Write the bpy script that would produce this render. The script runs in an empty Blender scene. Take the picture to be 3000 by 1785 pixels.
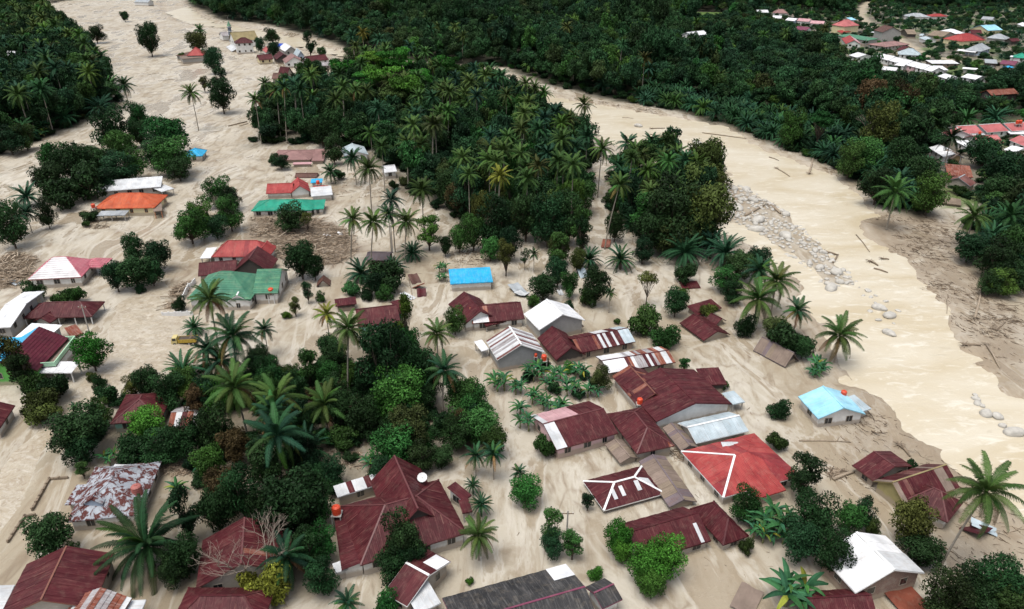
import bpy, math, random
import numpy as np
from mathutils import Vector, Matrix
R_ = math.radians
sc = bpy.context.scene
col = sc.collection
random.seed(7)
rng = np.random.default_rng(7)

# ------------------------------------------------------------------ camera, sky, sun, exposure
CAM_H = 80.0; PITCH = R_(27.0); FPX = 2224.0; IW, IH = 3000.0, 1785.0
cd = bpy.data.cameras.new('camera'); cam = bpy.data.objects.new('camera', cd); col.objects.link(cam)
cam.location = (0, 0, CAM_H); cam.rotation_euler = (math.pi/2 - PITCH, 0, 0)
cd.sensor_width = 36.0; cd.lens = 36.0*FPX/IW; cd.clip_start = 1.0; cd.clip_end = 9000.0
sc.camera = cam
SUN_EL, SUN_AZ = R_(73), R_(225)      # azimuth clockwise from +Y: behind the camera, to its left
w = bpy.data.worlds.new('World'); sc.world = w; w.use_nodes = True
nt = w.node_tree; nt.nodes.clear()
sky = nt.nodes.new('ShaderNodeTexSky'); sky.sky_type = 'NISHITA'; sky.sun_disc = False
sky.sun_elevation = SUN_EL; sky.sun_rotation = SUN_AZ; sky.air_density = 1.0; sky.dust_density = 4.0; sky.ozone_density = 1.0
hs = nt.nodes.new('ShaderNodeHueSaturation'); hs.inputs['Saturation'].default_value = 0.45
bg = nt.nodes.new('ShaderNodeBackground'); bg.inputs['Strength'].default_value = 0.096
wo = nt.nodes.new('ShaderNodeOutputWorld')
nt.links.new(sky.outputs[0], hs.inputs['Color']); nt.links.new(hs.outputs[0], bg.inputs['Color']); nt.links.new(bg.outputs[0], wo.inputs['Surface'])
sl = bpy.data.lights.new('sun', 'SUN'); sl.energy = 1.5; sl.angle = R_(36); sl.color = (1.0, 0.975, 0.925)
so = bpy.data.objects.new('sun', sl); col.objects.link(so)
sd = Vector((math.sin(SUN_AZ)*math.cos(SUN_EL), math.cos(SUN_AZ)*math.cos(SUN_EL), math.sin(SUN_EL)))
so.rotation_euler = sd.to_track_quat('Z', 'Y').to_euler(); so.location = (0, 0, 300)
sc.view_settings.view_transform = 'Standard'; sc.view_settings.look = 'None'
sc.view_settings.exposure = 0.87; sc.view_settings.gamma = 1.0
sc.render.engine = 'CYCLES'
sc.cycles.max_bounces = 4; sc.cycles.diffuse_bounces = 1; sc.cycles.glossy_bounces = 1; sc.cycles.transmission_bounces = 1; sc.cycles.transparent_max_bounces = 2
sc.cycles.use_denoising = True

# ------------------------------------------------------------------ survey helpers: photo reading -> ground position
CP, SP = math.cos(PITCH), math.sin(PITCH)
def P(px, py, z=0.0):
    a = (px - IW/2)/FPX; b = -(py - IH/2)/FPX
    d = (a, CP + b*SP, -SP + b*CP)
    t = (z - CAM_H)/d[2]
    return Vector((a*t, d[1]*t, z))
def proj(x, y, z):
    zc = y*CP - (z - CAM_H)*SP
    return (IW/2 + FPX*x/zc, IH/2 - FPX*(y*SP + (z - CAM_H)*CP)/zc, zc)
def ppm(p):            # photo pixels per metre at a point
    return FPX/proj(*p)[2]
TILES = {'a': (2250, 0, 4.9467), 'b': (2625, 0, 4.9467), 'c': (2625, 300, 4.9467), 'd': (600, 50, 5.542), 'e': (480, 680, 5.937), 'f': (0, 820, 4.497), 'n': (0, 0, 1.0)}
for c_ in range(4):
    for r_, y0_ in enumerate((0, 600, 1185)):
        TILES['%d%d' % (c_, r_)] = (750*c_, y0_, 2.4733)
def T(t, x, y):
    x0, y0, s = TILES[t]
    return (x0 + x/s, y0 + y/s)
def TP(t, x, y, z=0.0): return P(*T(t, x, y), z)

# ------------------------------------------------------------------ small helpers
def link(o, parent=None):
    col.objects.link(o)
    if parent is not None: o.parent = parent
    return o
def tag(o, label=None, cat=None, group=None, kind=None):
    if label: o['label'] = label
    if cat: o['category'] = cat
    if group: o['group'] = group
    if kind: o['kind'] = kind
    return o
def empty(name, loc, rz=0.0):
    o = bpy.data.objects.new(name, None); o.empty_display_size = 0.5
    o.location = loc; o.rotation_euler = (0, 0, rz); col.objects.link(o); return o
class MB:
    def __init__(s): s.v = []; s.f = []; s.uv = []; s.t = []
    def face(s, pts, uv=None):
        n = len(s.v); s.v += [tuple(p) for p in pts]; s.f.append(tuple(range(n, n+len(pts))))
        s.uv += (uv or [(0, 0)]*len(pts)); return s
    def prism(s, bottom, top):      # two rings with the same winding (counter-clockwise seen from outside the top)
        n = len(bottom)
        s.face(top); s.face(bottom[::-1])
        for i in range(n):
            j = (i+1) % n; s.face([bottom[i], bottom[j], top[j], top[i]])
        return s
    def box(s, x0, x1, y0, y1, z0, z1, M=None):
        b = [Vector(p) for p in ((x0, y0, z0), (x1, y0, z0), (x1, y1, z0), (x0, y1, z0))]
        t = [Vector(p) for p in ((x0, y0, z1), (x1, y0, z1), (x1, y1, z1), (x0, y1, z1))]
        if M is not None: b = [M @ p for p in b]; t = [M @ p for p in t]
        return s.prism(b, t)
    def bar(s, a, b, wd, h, up=Vector((0, 0, 1)), lift=0.0):   # box along a segment
        a = Vector(a); b = Vector(b); d = (b-a).normalized(); sx = d.cross(up)
        if sx.length < 1e-4: sx = Vector((1, 0, 0))
        sx = sx.normalized()*wd/2; n = sx.cross(d).normalized()
        lo = n*(lift); hi = n*(lift+h)
        return s.prism([a-sx+lo, a+sx+lo, b+sx+lo, b-sx+lo], [a-sx+hi, a+sx+hi, b+sx+hi, b-sx+hi])
    def tube(s, pts, rad, n=6, cap=True):
        rings = []
        for i, p in enumerate(pts):
            p = Vector(p); q0 = Vector(pts[max(0, i-1)]); q1 = Vector(pts[min(len(pts)-1, i+1)])
            d = (q1-q0); d = d.normalized() if d.length > 1e-6 else Vector((0, 0, 1))
            ax = d.cross(Vector((0.31, 0.95, 0.05))); ax.normalize(); ay = d.cross(ax)
            rings.append([p + (ax*math.cos(2*math.pi*k/n) + ay*math.sin(2*math.pi*k/n))*rad[i] for k in range(n)])
        base = len(s.v)
        for r in rings: s.v += [tuple(q) for q in r]
        for i in range(len(rings)-1):
            for k in range(n):
                a = base+i*n+k; b = base+i*n+(k+1) % n
                s.f.append((a, b, b+n, a+n)); s.uv += [(0, 0)]*4
        if cap:
            s.f.append(tuple(base+k for k in range(n))[::-1]); s.uv += [(0, 0)]*n
            s.f.append(tuple(base+(len(rings)-1)*n+k for k in range(n))); s.uv += [(0, 0)]*n
        return s
    def mesh(s, name, mat=None, uv=False, smooth=False, tint=None):
        m = bpy.data.meshes.new(name); m.from_pydata(s.v, [], s.f)
        if uv:
            l = m.uv_layers.new(name='uv'); l.data.foreach_set('uv', np.array(s.uv, dtype=np.float32).ravel())
        if tint is not None:
            at = m.attributes.new('tint', 'FLOAT', 'FACE'); at.data.foreach_set('value', np.array(tint, dtype=np.float32))
        if smooth: m.polygons.foreach_set('use_smooth', [True]*len(m.polygons))
        if mat: m.materials.append(mat)
        return m
    def obj(s, name, mat=None, parent=None, uv=False, smooth=False, tint=None, off=None):
        if off is not None: s.v = [(p[0]-off[0], p[1]-off[1], p[2]-off[2]) for p in s.v]
        return link(bpy.data.objects.new(name, s.mesh(name, mat, uv, smooth, tint)), parent)

# value noise on numpy arrays
def _h(ix, iy, seed):
    n = (ix*374761393 + iy*668265263 + seed*1442695041) & 0xffffffff
    n = ((n ^ (n >> 13))*1274126177) & 0xffffffff
    return ((n ^ (n >> 16)) & 0xffff)/65535.0
def vnoise(x, y, sc_, seed=0):
    x = np.asarray(x, float)/sc_; y = np.asarray(y, float)/sc_
    ix = np.floor(x).astype(np.int64); iy = np.floor(y).astype(np.int64); fx = x-ix; fy = y-iy
    fx = fx*fx*(3-2*fx); fy = fy*fy*(3-2*fy)
    a = _h(ix, iy, seed); b = _h(ix+1, iy, seed); c = _h(ix, iy+1, seed); d = _h(ix+1, iy+1, seed)
    return (a*(1-fx)+b*fx)*(1-fy)+(c*(1-fx)+d*fx)*fy
def fbm(x, y, sc_, oct_=4, seed=0):
    t = 0; am = 1; n = 0
    for o in range(oct_):
        t = t + am*vnoise(x, y, sc_/2**o, seed+o*17); n += am; am *= .5
    return t/n
def sdf(poly, X, Y):       # signed distance, negative inside
    X = np.asarray(X, float); Y = np.asarray(Y, float)
    d2 = np.full(X.shape, 1e18); ins = np.zeros(X.shape, bool); n = len(poly)
    for i in range(n):
        ax, ay = poly[i]; bx, by = poly[(i+1) % n]
        ex, ey = bx-ax, by-ay; L = ex*ex+ey*ey+1e-9
        t = np.clip(((X-ax)*ex+(Y-ay)*ey)/L, 0, 1)
        d2 = np.minimum(d2, (X-ax-t*ex)**2+(Y-ay-t*ey)**2)
        if ay != by:
            c = ((ay > Y) != (by > Y)) & (X < (bx-ax)*(Y-ay)/(by-ay)+ax); ins ^= c
    d = np.sqrt(d2); return np.where(ins, -d, d)
def gpoly(pts): return [tuple(P(x, y)[:2]) for x, y in pts]

# ------------------------------------------------------------------ materials
def mat(name):
    m = bpy.data.materials.new(name); m.use_nodes = True; return m, m.node_tree, m.node_tree.nodes['Principled BSDF']
def N(nt, typ, **kw):
    n = nt.nodes.new(typ)
    for k, v in kw.items():
        if k.startswith('i_'): n.inputs[k[2:].replace('_', ' ')].default_value = v
        else: setattr(n, k, v)
    return n
def mixc(nt, fac, a, b, typ='MIX'):
    n = nt.nodes.new('ShaderNodeMix'); n.data_type = 'RGBA'; n.blend_type = typ
    for sock, v in ((n.inputs['Factor'], fac), (n.inputs['A'], a), (n.inputs['B'], b)):
        if hasattr(v, 'is_output'): nt.links.new(v, sock)
        elif isinstance(v, (int, float)): sock.default_value = v
        else: sock.default_value = tuple(v)+((1,) if len(v) == 3 else ())
    return n.outputs['Result']
def math_(nt, op, a, b=0.0, clamp=False):
    n = nt.nodes.new('ShaderNodeMath'); n.operation = op; n.use_clamp = clamp
    for i, v in enumerate((a, b)):
        if hasattr(v, 'is_output'): nt.links.new(v, n.inputs[i])
        else: n.inputs[i].default_value = v
    return n.outputs[0]
def ramp(nt, fac, lo, hi):
    n = nt.nodes.new('ShaderNodeMapRange'); n.inputs['From Min'].default_value = lo; n.inputs['From Max'].default_value = hi
    nt.links.new(fac, n.inputs['Value']); return n.outputs[0]
def noise(nt, vec, scale, detail=4, rough=.55, dist=0.0):
    n = nt.nodes.new('ShaderNodeTexNoise'); n.inputs['Scale'].default_value = scale; n.inputs['Detail'].default_value = detail
    n.inputs['Roughness'].default_value = rough; n.inputs['Distortion'].default_value = dist
    if vec is not None: nt.links.new(vec, n.inputs['Vector'])
    return n.outputs['Fac']
def mapping(nt, vec, scale=(1, 1, 1), rot=(0, 0, 0)):
    n = nt.nodes.new('ShaderNodeMapping'); n.inputs['Scale'].default_value = scale; n.inputs['Rotation'].default_value = rot
    nt.links.new(vec, n.inputs['Vector']); return n.outputs[0]
def bump(nt, h, strength, dist, bs):
    n = nt.nodes.new('ShaderNodeBump'); n.inputs['Strength'].default_value = strength; n.inputs['Distance'].default_value = dist
    nt.links.new(h, n.inputs['Height']); nt.links.new(n.outputs[0], bs.inputs['Normal'])

def roof_mat(name, c1, c2, rust=(.16, .07, .04), amt=.25, rough=.5, metal=0.0, period=.25, streak=1.0, dusty=.3, hard=None):
    m, nt, bs = mat(name)
    uv = N(nt, 'ShaderNodeUVMap').outputs[0]; oi = N(nt, 'ShaderNodeObjectInfo')
    base = mixc(nt, oi.outputs['Random'], c1, c2)
    tc = N(nt, 'ShaderNodeTexCoord').outputs['Object']
    big = noise(nt, tc, .35, 3, .6)
    base = mixc(nt, ramp(nt, big, .35, .7), base, [x*.72 for x in c1])
    st = noise(nt, mapping(nt, uv, (2.2, .22, 1)), 1.6, 5, .65, .3)
    fine = noise(nt, tc, 5.0, 3, .6)
    f = math_(nt, 'MULTIPLY', ramp(nt, st, .62-amt*.35, .78), streak, True)
    if hard: f = math_(nt, 'ADD', ramp(nt, noise(nt, mapping(nt, tc, (1, 1, .6)), 1.1, 6, .72, .6), .47, .54), math_(nt, 'MULTIPLY', f, .4), True); fine2 = .55
    base = mixc(nt, math_(nt, 'MULTIPLY', f, math_(nt, 'ADD', fine, .35 if not hard else fine2), True), base, rust)
    dust = noise(nt, tc, .9, 5, .7)
    base = mixc(nt, math_(nt, 'MULTIPLY', ramp(nt, dust, .5, .85), dusty), base, (.33, .27, .2))
    nt.links.new(base, bs.inputs['Base Color'])
    bs.inputs['Roughness'].default_value = rough; bs.inputs['Metallic'].default_value = metal; bs.inputs['Specular IOR Level'].default_value = .15
    wv = N(nt, 'ShaderNodeTexWave', wave_type='BANDS', bands_direction='X'); wv.inputs['Scale'].default_value = .314/period
    nt.links.new(uv, wv.inputs['Vector'])
    hgt = math_(nt, 'ADD', wv.outputs['Fac'], math_(nt, 'MULTIPLY', fine, .8))
    bump(nt, hgt, .45, .03, bs)
    return m
RM = {}
def rm(n, c1, c2, **k): RM[n] = roof_mat('roof_'+n, c1, c2, **k)
rm('maroon', (.062, .0115, .0155), (.088, .017, .021), rust=(.17, .065, .06), amt=.3, rough=.5, dusty=.16)
rm('red_dark', (.25, .034, .038), (.29, .045, .048), rust=(.13, .02, .03), amt=.45)
rm('maroon_light', (.14, .045, .045), (.21, .10, .09), amt=.4)
rm('maroon_tile', (.085, .012, .024), (.105, .018, .03), amt=.1, period=.3, dusty=.1)
rm('red', (.33, .045, .044), (.38, .075, .068), rust=(.13, .02, .03), amt=.35)
rm('red_pink', (.42, .12, .12), (.48, .17, .17), amt=.1)
rm('orange', (.46, .085, .032), (.52, .12, .05), rust=(.25, .07, .05), amt=.35)
rm('rust', (.17, .045, .028), (.26, .085, .05), rust=(.36, .25, .22), amt=.45, rough=.8)
rm('rust_pale', (.36, .36, .37), (.47, .48, .49), rust=(.115, .034, .026), amt=.75, rough=.75, dusty=.1)
rm('patchy', (.34, .37, .41), (.42, .45, .49), rust=(.085, .026, .022), amt=.5, rough=.75, dusty=.05, hard=1)
rm('white', (.74, .75, .77), (.80, .80, .81), rust=(.5, .47, .43), amt=.08, rough=.38)
rm('offwhite', (.56, .58, .60), (.64, .65, .66), rust=(.36, .3, .26), amt=.25, rough=.45)
rm('grey', (.33, .36, .385), (.40, .43, .45), rust=(.22, .19, .17), amt=.3, rough=.45)
rm('grey_blue', (.40, .48, .52), (.50, .57, .61), rust=(.27, .26, .25), amt=.25, rough=.4)
rm('pink_brown', (.27, .155, .145), (.30, .175, .165), rust=(.2, .1, .09), amt=.2)
rm('pink', (.50, .29, .31), (.56, .34, .36), rust=(.35, .2, .19), amt=.2)
rm('brown', (.10, .05, .042), (.13, .066, .052), amt=.3)
rm('old_brown', (.215, .165, .135), (.265, .205, .17), rust=(.12, .09, .075), amt=.45, rough=.9)
rm('thatch', (.23, .18, .135), (.28, .22, .165), rust=(.12, .095, .075), amt=.6, rough=.95)
rm('teal', (.02, .27, .18), (.025, .30, .2), rust=(.015, .2, .14), amt=.15)
rm('green', (.06, .20, .12), (.075, .225, .14), rust=(.04, .12, .075), amt=.2)
rm('green_tile', (.06, .20, .13), (.13, .29, .165), rust=(.035, .11, .075), amt=.25)
rm('blue', (.02, .36, .64), (.03, .40, .7), rust=(.16, .42, .60), amt=.35, rough=.4)
rm('deep_blue', (.015, .07, .45), (.02, .09, .5), amt=.05)
rm('light_blue', (.29, .60, .75), (.33, .64, .78), rust=(.42, .55, .60), amt=.35, rough=.35)
rm('white_tile', (.70, .68, .69), (.78, .75, .76), rust=(.6, .45, .46), amt=.15)
rm('pink_tile', (.47, .12, .16), (.52, .2, .23), rust=(.6, .4, .42), amt=.2)
rm('dark_grey', (.032, .032, .034), (.055, .053, .054), rust=(.15, .145, .14), amt=.35, rough=.7)
rm('tan_olive', (.25, .205, .10), (.29, .235, .12), rust=(.2, .17, .1), amt=.25)
rm('purple_grey', (.15, .12, .13), (.18, .145, .155), amt=.3)
rm('purple', (.17, .045, .085), (.2, .06, .1), amt=.15)
MIX = {'rusty_mix': [('rust', .45), ('rust_pale', .27), ('offwhite', .18), ('maroon', .1)],
       'striped': [('offwhite', .48), ('rust_pale', .34), ('maroon_light', .18)],
       'maroon_mix': [('maroon', 1.0)],
       'maroon_str': [('maroon', .96), ('rust', .04)],
       'maroon_brown': [('maroon', .5), ('old_brown', .3), ('maroon_light', .2)],
       'old_mix': [('old_brown', .55), ('thatch', .25), ('purple_grey', .2)],
       'grey_str': [('grey', .6), ('maroon_light', .22), ('offwhite', .18)],
       'red_mix': [('red', .7), ('red_dark', .3)],
       'white_mar': [('offwhite', .5), ('maroon', .5)]}

def plaster(name, c, mudline=1.0, brick=False):
    m, nt, bs = mat(name)
    tc = N(nt, 'ShaderNodeTexCoord').outputs['Object']; geo = N(nt, 'ShaderNodeNewGeometry')
    sep = N(nt, 'ShaderNodeSeparateXYZ'); nt.links.new(geo.outputs['Position'], sep.inputs[0])
    n1 = noise(nt, tc, .8, 5, .65); base = mixc(nt, ramp(nt, n1, .4, .75), c, [x*.78 for x in c])
    if brick:
        br = N(nt, 'ShaderNodeTexBrick'); br.inputs['Scale'].default_value = 2.0
        br.inputs['Color1'].default_value = tuple(c)+(1,); br.inputs['Color2'].default_value = tuple(x*.7 for x in c)+(1,)
        br.inputs['Mortar'].default_value = (.3, .27, .24, 1); br.inputs['Mortar Size'].default_value = .03
        mp = N(nt, 'ShaderNodeVectorMath', operation='ADD')
        cx = N(nt, 'ShaderNodeCombineXYZ'); s2 = N(nt, 'ShaderNodeSeparateXYZ'); nt.links.new(tc, s2.inputs[0])
        nt.links.new(math_(nt, 'ADD', s2.outputs[0], s2.outputs[1]), cx.inputs[0]); nt.links.new(s2.outputs[2], cx.inputs[1])
        nt.links.new(cx.outputs[0], br.inputs['Vector']); base = br.outputs['Color']
        base = mixc(nt, ramp(nt, n1, .5, .8), base, (.33, .29, .25))
    mud = math_(nt, 'ADD', sep.outputs[2], math_(nt, 'MULTIPLY', noise(nt, tc, 1.3, 4, .6), -.9))
    f = math_(nt, 'SUBTRACT', 1.0, ramp(nt, mud, mudline-.75, mudline-.35), True)
    base = mixc(nt, math_(nt, 'MULTIPLY', f, .8), base, (.34, .275, .21))
    nt.links.new(base, bs.inputs['Base Color']); bs.inputs['Roughness'].default_value = .85
    return m
WM = {'white': plaster('wall_white', (.70, .70, .68)), 'cream': plaster('wall_cream', (.66, .58, .36)), 'grey': plaster('wall_grey', (.27, .28, .28)),
      'block': plaster('wall_block', (.34, .33, .31)), 'teal': plaster('wall_teal', (.28, .56, .47)), 'brick': plaster('wall_brick', (.23, .125, .09), brick=True),
      'green': plaster('wall_green', (.10, .36, .07)), 'pink': plaster('wall_pink', (.62, .42, .44)), 'plank': plaster('wall_plank', (.36, .32, .27)),
      'yellow': plaster('wall_yellow', (.33, .29, .13)), 'tan': plaster('wall_tan', (.40, .28, .15)), 'dark': plaster('wall_dark', (.06, .05, .045)),
      'mint': plaster('wall_mint', (.42, .64, .45)), 'blue': plaster('wall_blue', (.33, .40, .50))}
def plain(name, c, rough=.6, metal=0.0, var=.25, scale=3.0):
    m, nt, bs = mat(name); tc = N(nt, 'ShaderNodeTexCoord').outputs['Object']; oi = N(nt, 'ShaderNodeObjectInfo')
    n1 = noise(nt, tc, scale, 5, .65)
    b = mixc(nt, ramp(nt, n1, .35, .75), c, [x*(1-var*1.6) for x in c])
    b = mixc(nt, math_(nt, 'MULTIPLY', oi.outputs['Random'], .5), b, [x*(1-var) for x in c])
    nt.links.new(b, bs.inputs['Base Color']); bs.inputs['Roughness'].default_value = rough; bs.inputs['Metallic'].default_value = metal
    return m
PM = {'glass': plain('window_glass', (.02, .023, .027), .15, var=.1), 'frame': plain('window_frame', (.42, .36, .29), .6),
      'white': plain('white_paint', (.76, .76, .75), .5, var=.1), 'wood': plain('weathered_wood', (.27, .2, .14), .9, var=.4),
      'palewood': plain('pale_driftwood', (.40, .32, .235), .9, var=.4), 'post': plain('concrete_post', (.42, .4, .37), .85), 'orangepost': plain('orange_post', (.5, .2, .1), .7),
      'capm': plain('ridge_cap_maroon', (.125, .036, .036), .5), 'capr': plain('ridge_cap_rust', (.2, .075, .05), .6), 'slab': plain('terrace_slab', (.17, .15, .135), .9, var=.4),
      'tank': plain('tank_orange', (.62, .07, .025), .45, var=.1), 'tankred': plain('tank_faded_red', (.4, .13, .11), .6), 'rock': plain('boulder_rock', (.55, .525, .475), .9, var=.35, scale=1.2),
      'bark': plain('bark', (.10, .075, .055), .95, var=.4), 'palebark': plain('pale_bark', (.33, .29, .235), .9, var=.35), 'deadwood': plain('dead_branches', (.33, .27, .22), .95, var=.3),
      'yellow': plain('truck_yellow', (.52, .36, .05), .5, var=.25), 'cabcream': plain('truck_cab_cream', (.60, .50, .22), .4, var=.15), 'black': plain('rubber_black', (.02, .02, .02), .8), 'car': plain('car_silver', (.5, .52, .52), .3), 'cloth': plain('dark_clothes', (.05, .05, .07), .9),
      'palemint': plain('mint_paint', (.42, .68, .47), .7, var=.12), 'mudwood': plain('mud_coated_wood', (.29, .225, .16), .95, var=.45), 'green': plain('minaret_green', (.12, .26, .16), .5), 'slate': plain('minaret_blue_grey', (.14, .18, .24), .6)}

def wood_mat():
    m, nt, bs = mat('driftwood'); at = N(nt, 'ShaderNodeAttribute', attribute_name='tint').outputs['Fac']
    b = mixc(nt, ramp(nt, at, 0, .5), (.085, .058, .038), (.25, .185, .125)); b = mixc(nt, ramp(nt, at, .5, 1), b, (.46, .38, .29))
    nt.links.new(b, bs.inputs['Base Color']); bs.inputs['Roughness'].default_value = .9; return m
def leaf_mat():
    m, nt, bs = mat('foliage')
    oi = N(nt, 'ShaderNodeObjectInfo'); at = N(nt, 'ShaderNodeAttribute', attribute_name='tint')
    def rnd(k): return math_(nt, 'FRACT', math_(nt, 'MULTIPLY', oi.outputs['Random'], k))
    hsv = N(nt, 'ShaderNodeHueSaturation')
    warm = mixc(nt, math_(nt, 'MULTIPLY', ramp(nt, rnd(13.7), .93, 1.0), .5), oi.outputs['Color'], (.060, .052, .016))
    warm = mixc(nt, math_(nt, 'MULTIPLY', ramp(nt, rnd(29.3), .85, 1.0), .6), warm, (.045, .105, .014))
    nt.links.new(warm, hsv.inputs['Color'])
    nt.links.new(math_(nt, 'ADD', .47, math_(nt, 'MULTIPLY', oi.outputs['Random'], .065)), hsv.inputs['Hue'])
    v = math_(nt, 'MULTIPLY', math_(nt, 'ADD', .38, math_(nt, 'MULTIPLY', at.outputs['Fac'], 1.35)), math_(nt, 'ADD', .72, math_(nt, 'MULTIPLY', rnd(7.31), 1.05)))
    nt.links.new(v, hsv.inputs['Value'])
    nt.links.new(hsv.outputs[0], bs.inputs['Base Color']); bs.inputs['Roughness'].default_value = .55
    bs.inputs['Specular IOR Level'].default_value = .08
    return m
LEAF = leaf_mat(); WOOD = wood_mat()
# ------------------------------------------------------------------ land plan (surveyed outlines on the ground)
RIVER = gpoly([(545,-60),(548,15),(600,50),(640,68),(700,78),(786,90),(891,113),(1009,150),(1150,190),(1300,205),(1450,212),(1500,222),(1565,262),(1650,286),(1750,303),(1864,323),(2017,348),(2139,370),(2195,415),(2250,440),(2330,463),(2383,491),(2460,524),(2509,556),(2540,600),(2565,628),(2529,650),(2549,681),(2573,709),(2634,750),(2679,790),(2723,838),(2771,891),(2804,940),(2816,988),(2844,1020),(2889,1069),(2937,1138),(3000,1174),(3300,1330),
 (3300,1690),(3000,1508),(2962,1484),(2776,1359),(2727,1310),(2654,1262),(2602,1200),(2553,1162),(2484,1122),(2468,1081),(2440,1040),(2391,956),(2347,859),(2319,794),(2250,762),(2187,717),(2098,673),(2110,640),(2150,600),(2131,510),(1997,445),(1815,437),(1718,376),(1581,290),(1480,262),(1375,245),(1200,232),(1050,190),(993,165),(803,122),(700,98),(663,84),(574,72),(518,58),(465,27),(470,-60)])
BAR = gpoly([(2120,520),(2230,570),(2300,610),(2400,700),(2470,770),(2525,830),(2420,845),(2370,800),(2330,760),(2260,710),(2180,660),(2110,640)])
STREET = gpoly([(-80,1500),(20,1330),(150,1220),(250,1100),(310,1050),(310,950),(330,890),(400,850),(470,790),(520,860),(530,930),(590,960),(575,1060),(540,1150),(400,1155),(330,1180),(230,1230),(170,1260),(120,1350),(60,1480),(-40,1640)])
FR = gpoly([(520,-52),(556,15),(640,58),(790,74),(900,102),(1010,138),(1200,180),(1480,198),(1570,238),(1760,288),(2020,335),(2180,392),(2330,448),(2460,508),(2540,570),(2600,610),(2700,640),(2760,560),(2900,620),(2830,700),(2870,790),(3000,830),(3400,860),(3400,-52)])
FL = gpoly([(-700,50),(-100,55),(150,62),(225,120),(285,190),(335,262),(340,315),(250,362),(130,402),(0,450),(-500,600)])
FC = gpoly([(745,432),(770,330),(880,262),(1100,232),(1380,262),(1560,330),(1720,420),(1725,560),(1725,640),(1650,695),(1480,690),(1350,665),(1280,600),(1190,560),(1090,480),(1000,420)])
FD = gpoly([(1800,500),(1950,480),(2110,540),(2110,640),(2060,720),(1930,760),(1860,700),(1790,620)])
FG = gpoly([(560,1060),(800,1060),(860,1170),(1030,1000),(1200,1010),(1330,1150),(1430,1250),(1480,1320),(1400,1420),(1100,1360),(960,1500),(950,1785),(550,1800),(420,1500),(560,1420),(420,1390),(170,1330),(300,1200)])
VIL = [gpoly([(2255,22),(2480,50),(2540,8),(2590,2),(2680,30),(3000,20),(3400,40),(3400,270),(2900,222),(2830,250),(2740,246),(2560,225),(2500,195),(2440,140),(2330,100),(2250,75)]),
       gpoly([(2750,368),(3200,335),(3200,520),(2960,530),(2880,478),(2790,445)]), gpoly([(2760,470),(2890,455),(2910,610),(2730,625)])]
FIELD = gpoly([(1990,34),(2140,38),(2110,72),(2020,66)])
ROADS = [gpoly([(2548,6),(2530,18),(2522,42),(2535,62),(2560,78),(2600,100),(2640,120)]), gpoly([(2640,120),(2720,165),(2800,176),(2880,195),(2960,215),(3060,235)])]
def smooth(x, a, b):
    t = np.clip((x-a)/(b-a), 0, 1); return t*t*(3-2*t)
WATER_Z = -0.40
def ground_z(X, Y):
    X = np.asarray(X, float); Y = np.asarray(Y, float)
    d = sdf(RIVER, X, Y) + (fbm(X, Y, 7, 3, 3)-.5)*6.0 + (fbm(X, Y, 2.4, 2, 13)-.5)*2.4
    db = sdf(BAR, X, Y) + (fbm(X, Y, 5, 3, 9)-.5)*5.0
    z = (fbm(X, Y, 18, 4, 1)-.5)*.42 + (fbm(X*1.0, Y*.5, 3.2, 3, 5)-.5)*.10
    bank = 1-smooth(d, -2.6, 1.0)
    bar = 1-smooth(db, -2.5, 1.5)
    z = z - 1.25*bank*(1-bar) - .25*bar
    ds = sdf(STREET, X, Y)
    z = z - .38*(1-smooth(ds, -3, 1.0))
    return z

def axis(segs):
    out = [segs[0][0]]
    for a, b, st in segs:
        n = max(1, int(round((b-a)/st))); out += list(a+(b-a)*np.arange(1, n+1)/n)
    return np.array(out)
xs = axis([(-6000, -900, 300), (-900, -420, 14), (-420, -180, 4), (-180, -100, 2), (-100, 100, 1.05), (100, 180, 2), (180, 420, 4), (420, 900, 14), (900, 6000, 300)])
ys = axis([(-300, 50, 30), (50, 225, 1.05), (225, 420, 2.2), (420, 1000, 6), (1000, 1500, 50), (1500, 8000, 500)])
GX, GY = np.meshgrid(xs, ys); gx, gy = GX.ravel(), GY.ravel()
gzv = ground_z(gx, gy)
_GZ = gzv.reshape(GX.shape); _xl = xs.tolist(); _yl = ys.tolist()
import bisect
def gz(x, y):          # ground height by bilinear look-up
    i = min(max(bisect.bisect_right(_xl, x)-1, 0), len(_xl)-2); j = min(max(bisect.bisect_right(_yl, y)-1, 0), len(_yl)-2)
    u = (x-_xl[i])/(_xl[i+1]-_xl[i]); v = (y-_yl[j])/(_yl[j+1]-_yl[j])
    return float((_GZ[j, i]*(1-u)+_GZ[j, i+1]*u)*(1-v)+(_GZ[j+1, i]*(1-u)+_GZ[j+1, i+1]*u)*v)
def grid_faces(nx, ny):
    i = np.arange(nx-1)[None, :]+np.arange(ny-1)[:, None]*nx
    i = i.ravel(); return np.stack([i, i+1, i+1+nx, i+nx], 1)
def np_mesh(name, V, F, attrs=None, mat_=None, smooth_=True):
    m = bpy.data.meshes.new(name); m.vertices.add(len(V)); m.vertices.foreach_set('co', np.asarray(V, np.float32).ravel())
    k = F.shape[1]; m.loops.add(len(F)*k); m.loops.foreach_set('vertex_index', F.astype(np.int32).ravel())
    m.polygons.add(len(F)); m.polygons.foreach_set('loop_start', np.arange(0, len(F)*k, k, dtype=np.int32))
    m.update(calc_edges=True)
    if smooth_: m.polygons.foreach_set('use_smooth', np.ones(len(F), bool))
    for n, a in (attrs or {}).items():
        at = m.attributes.new(n, 'FLOAT', 'POINT'); at.data.foreach_set('value', np.asarray(a, np.float32))
    if mat_: m.materials.append(mat_)
    return m
wob = (fbm(gx, gy, 12, 4, 21)-.5)
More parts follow.
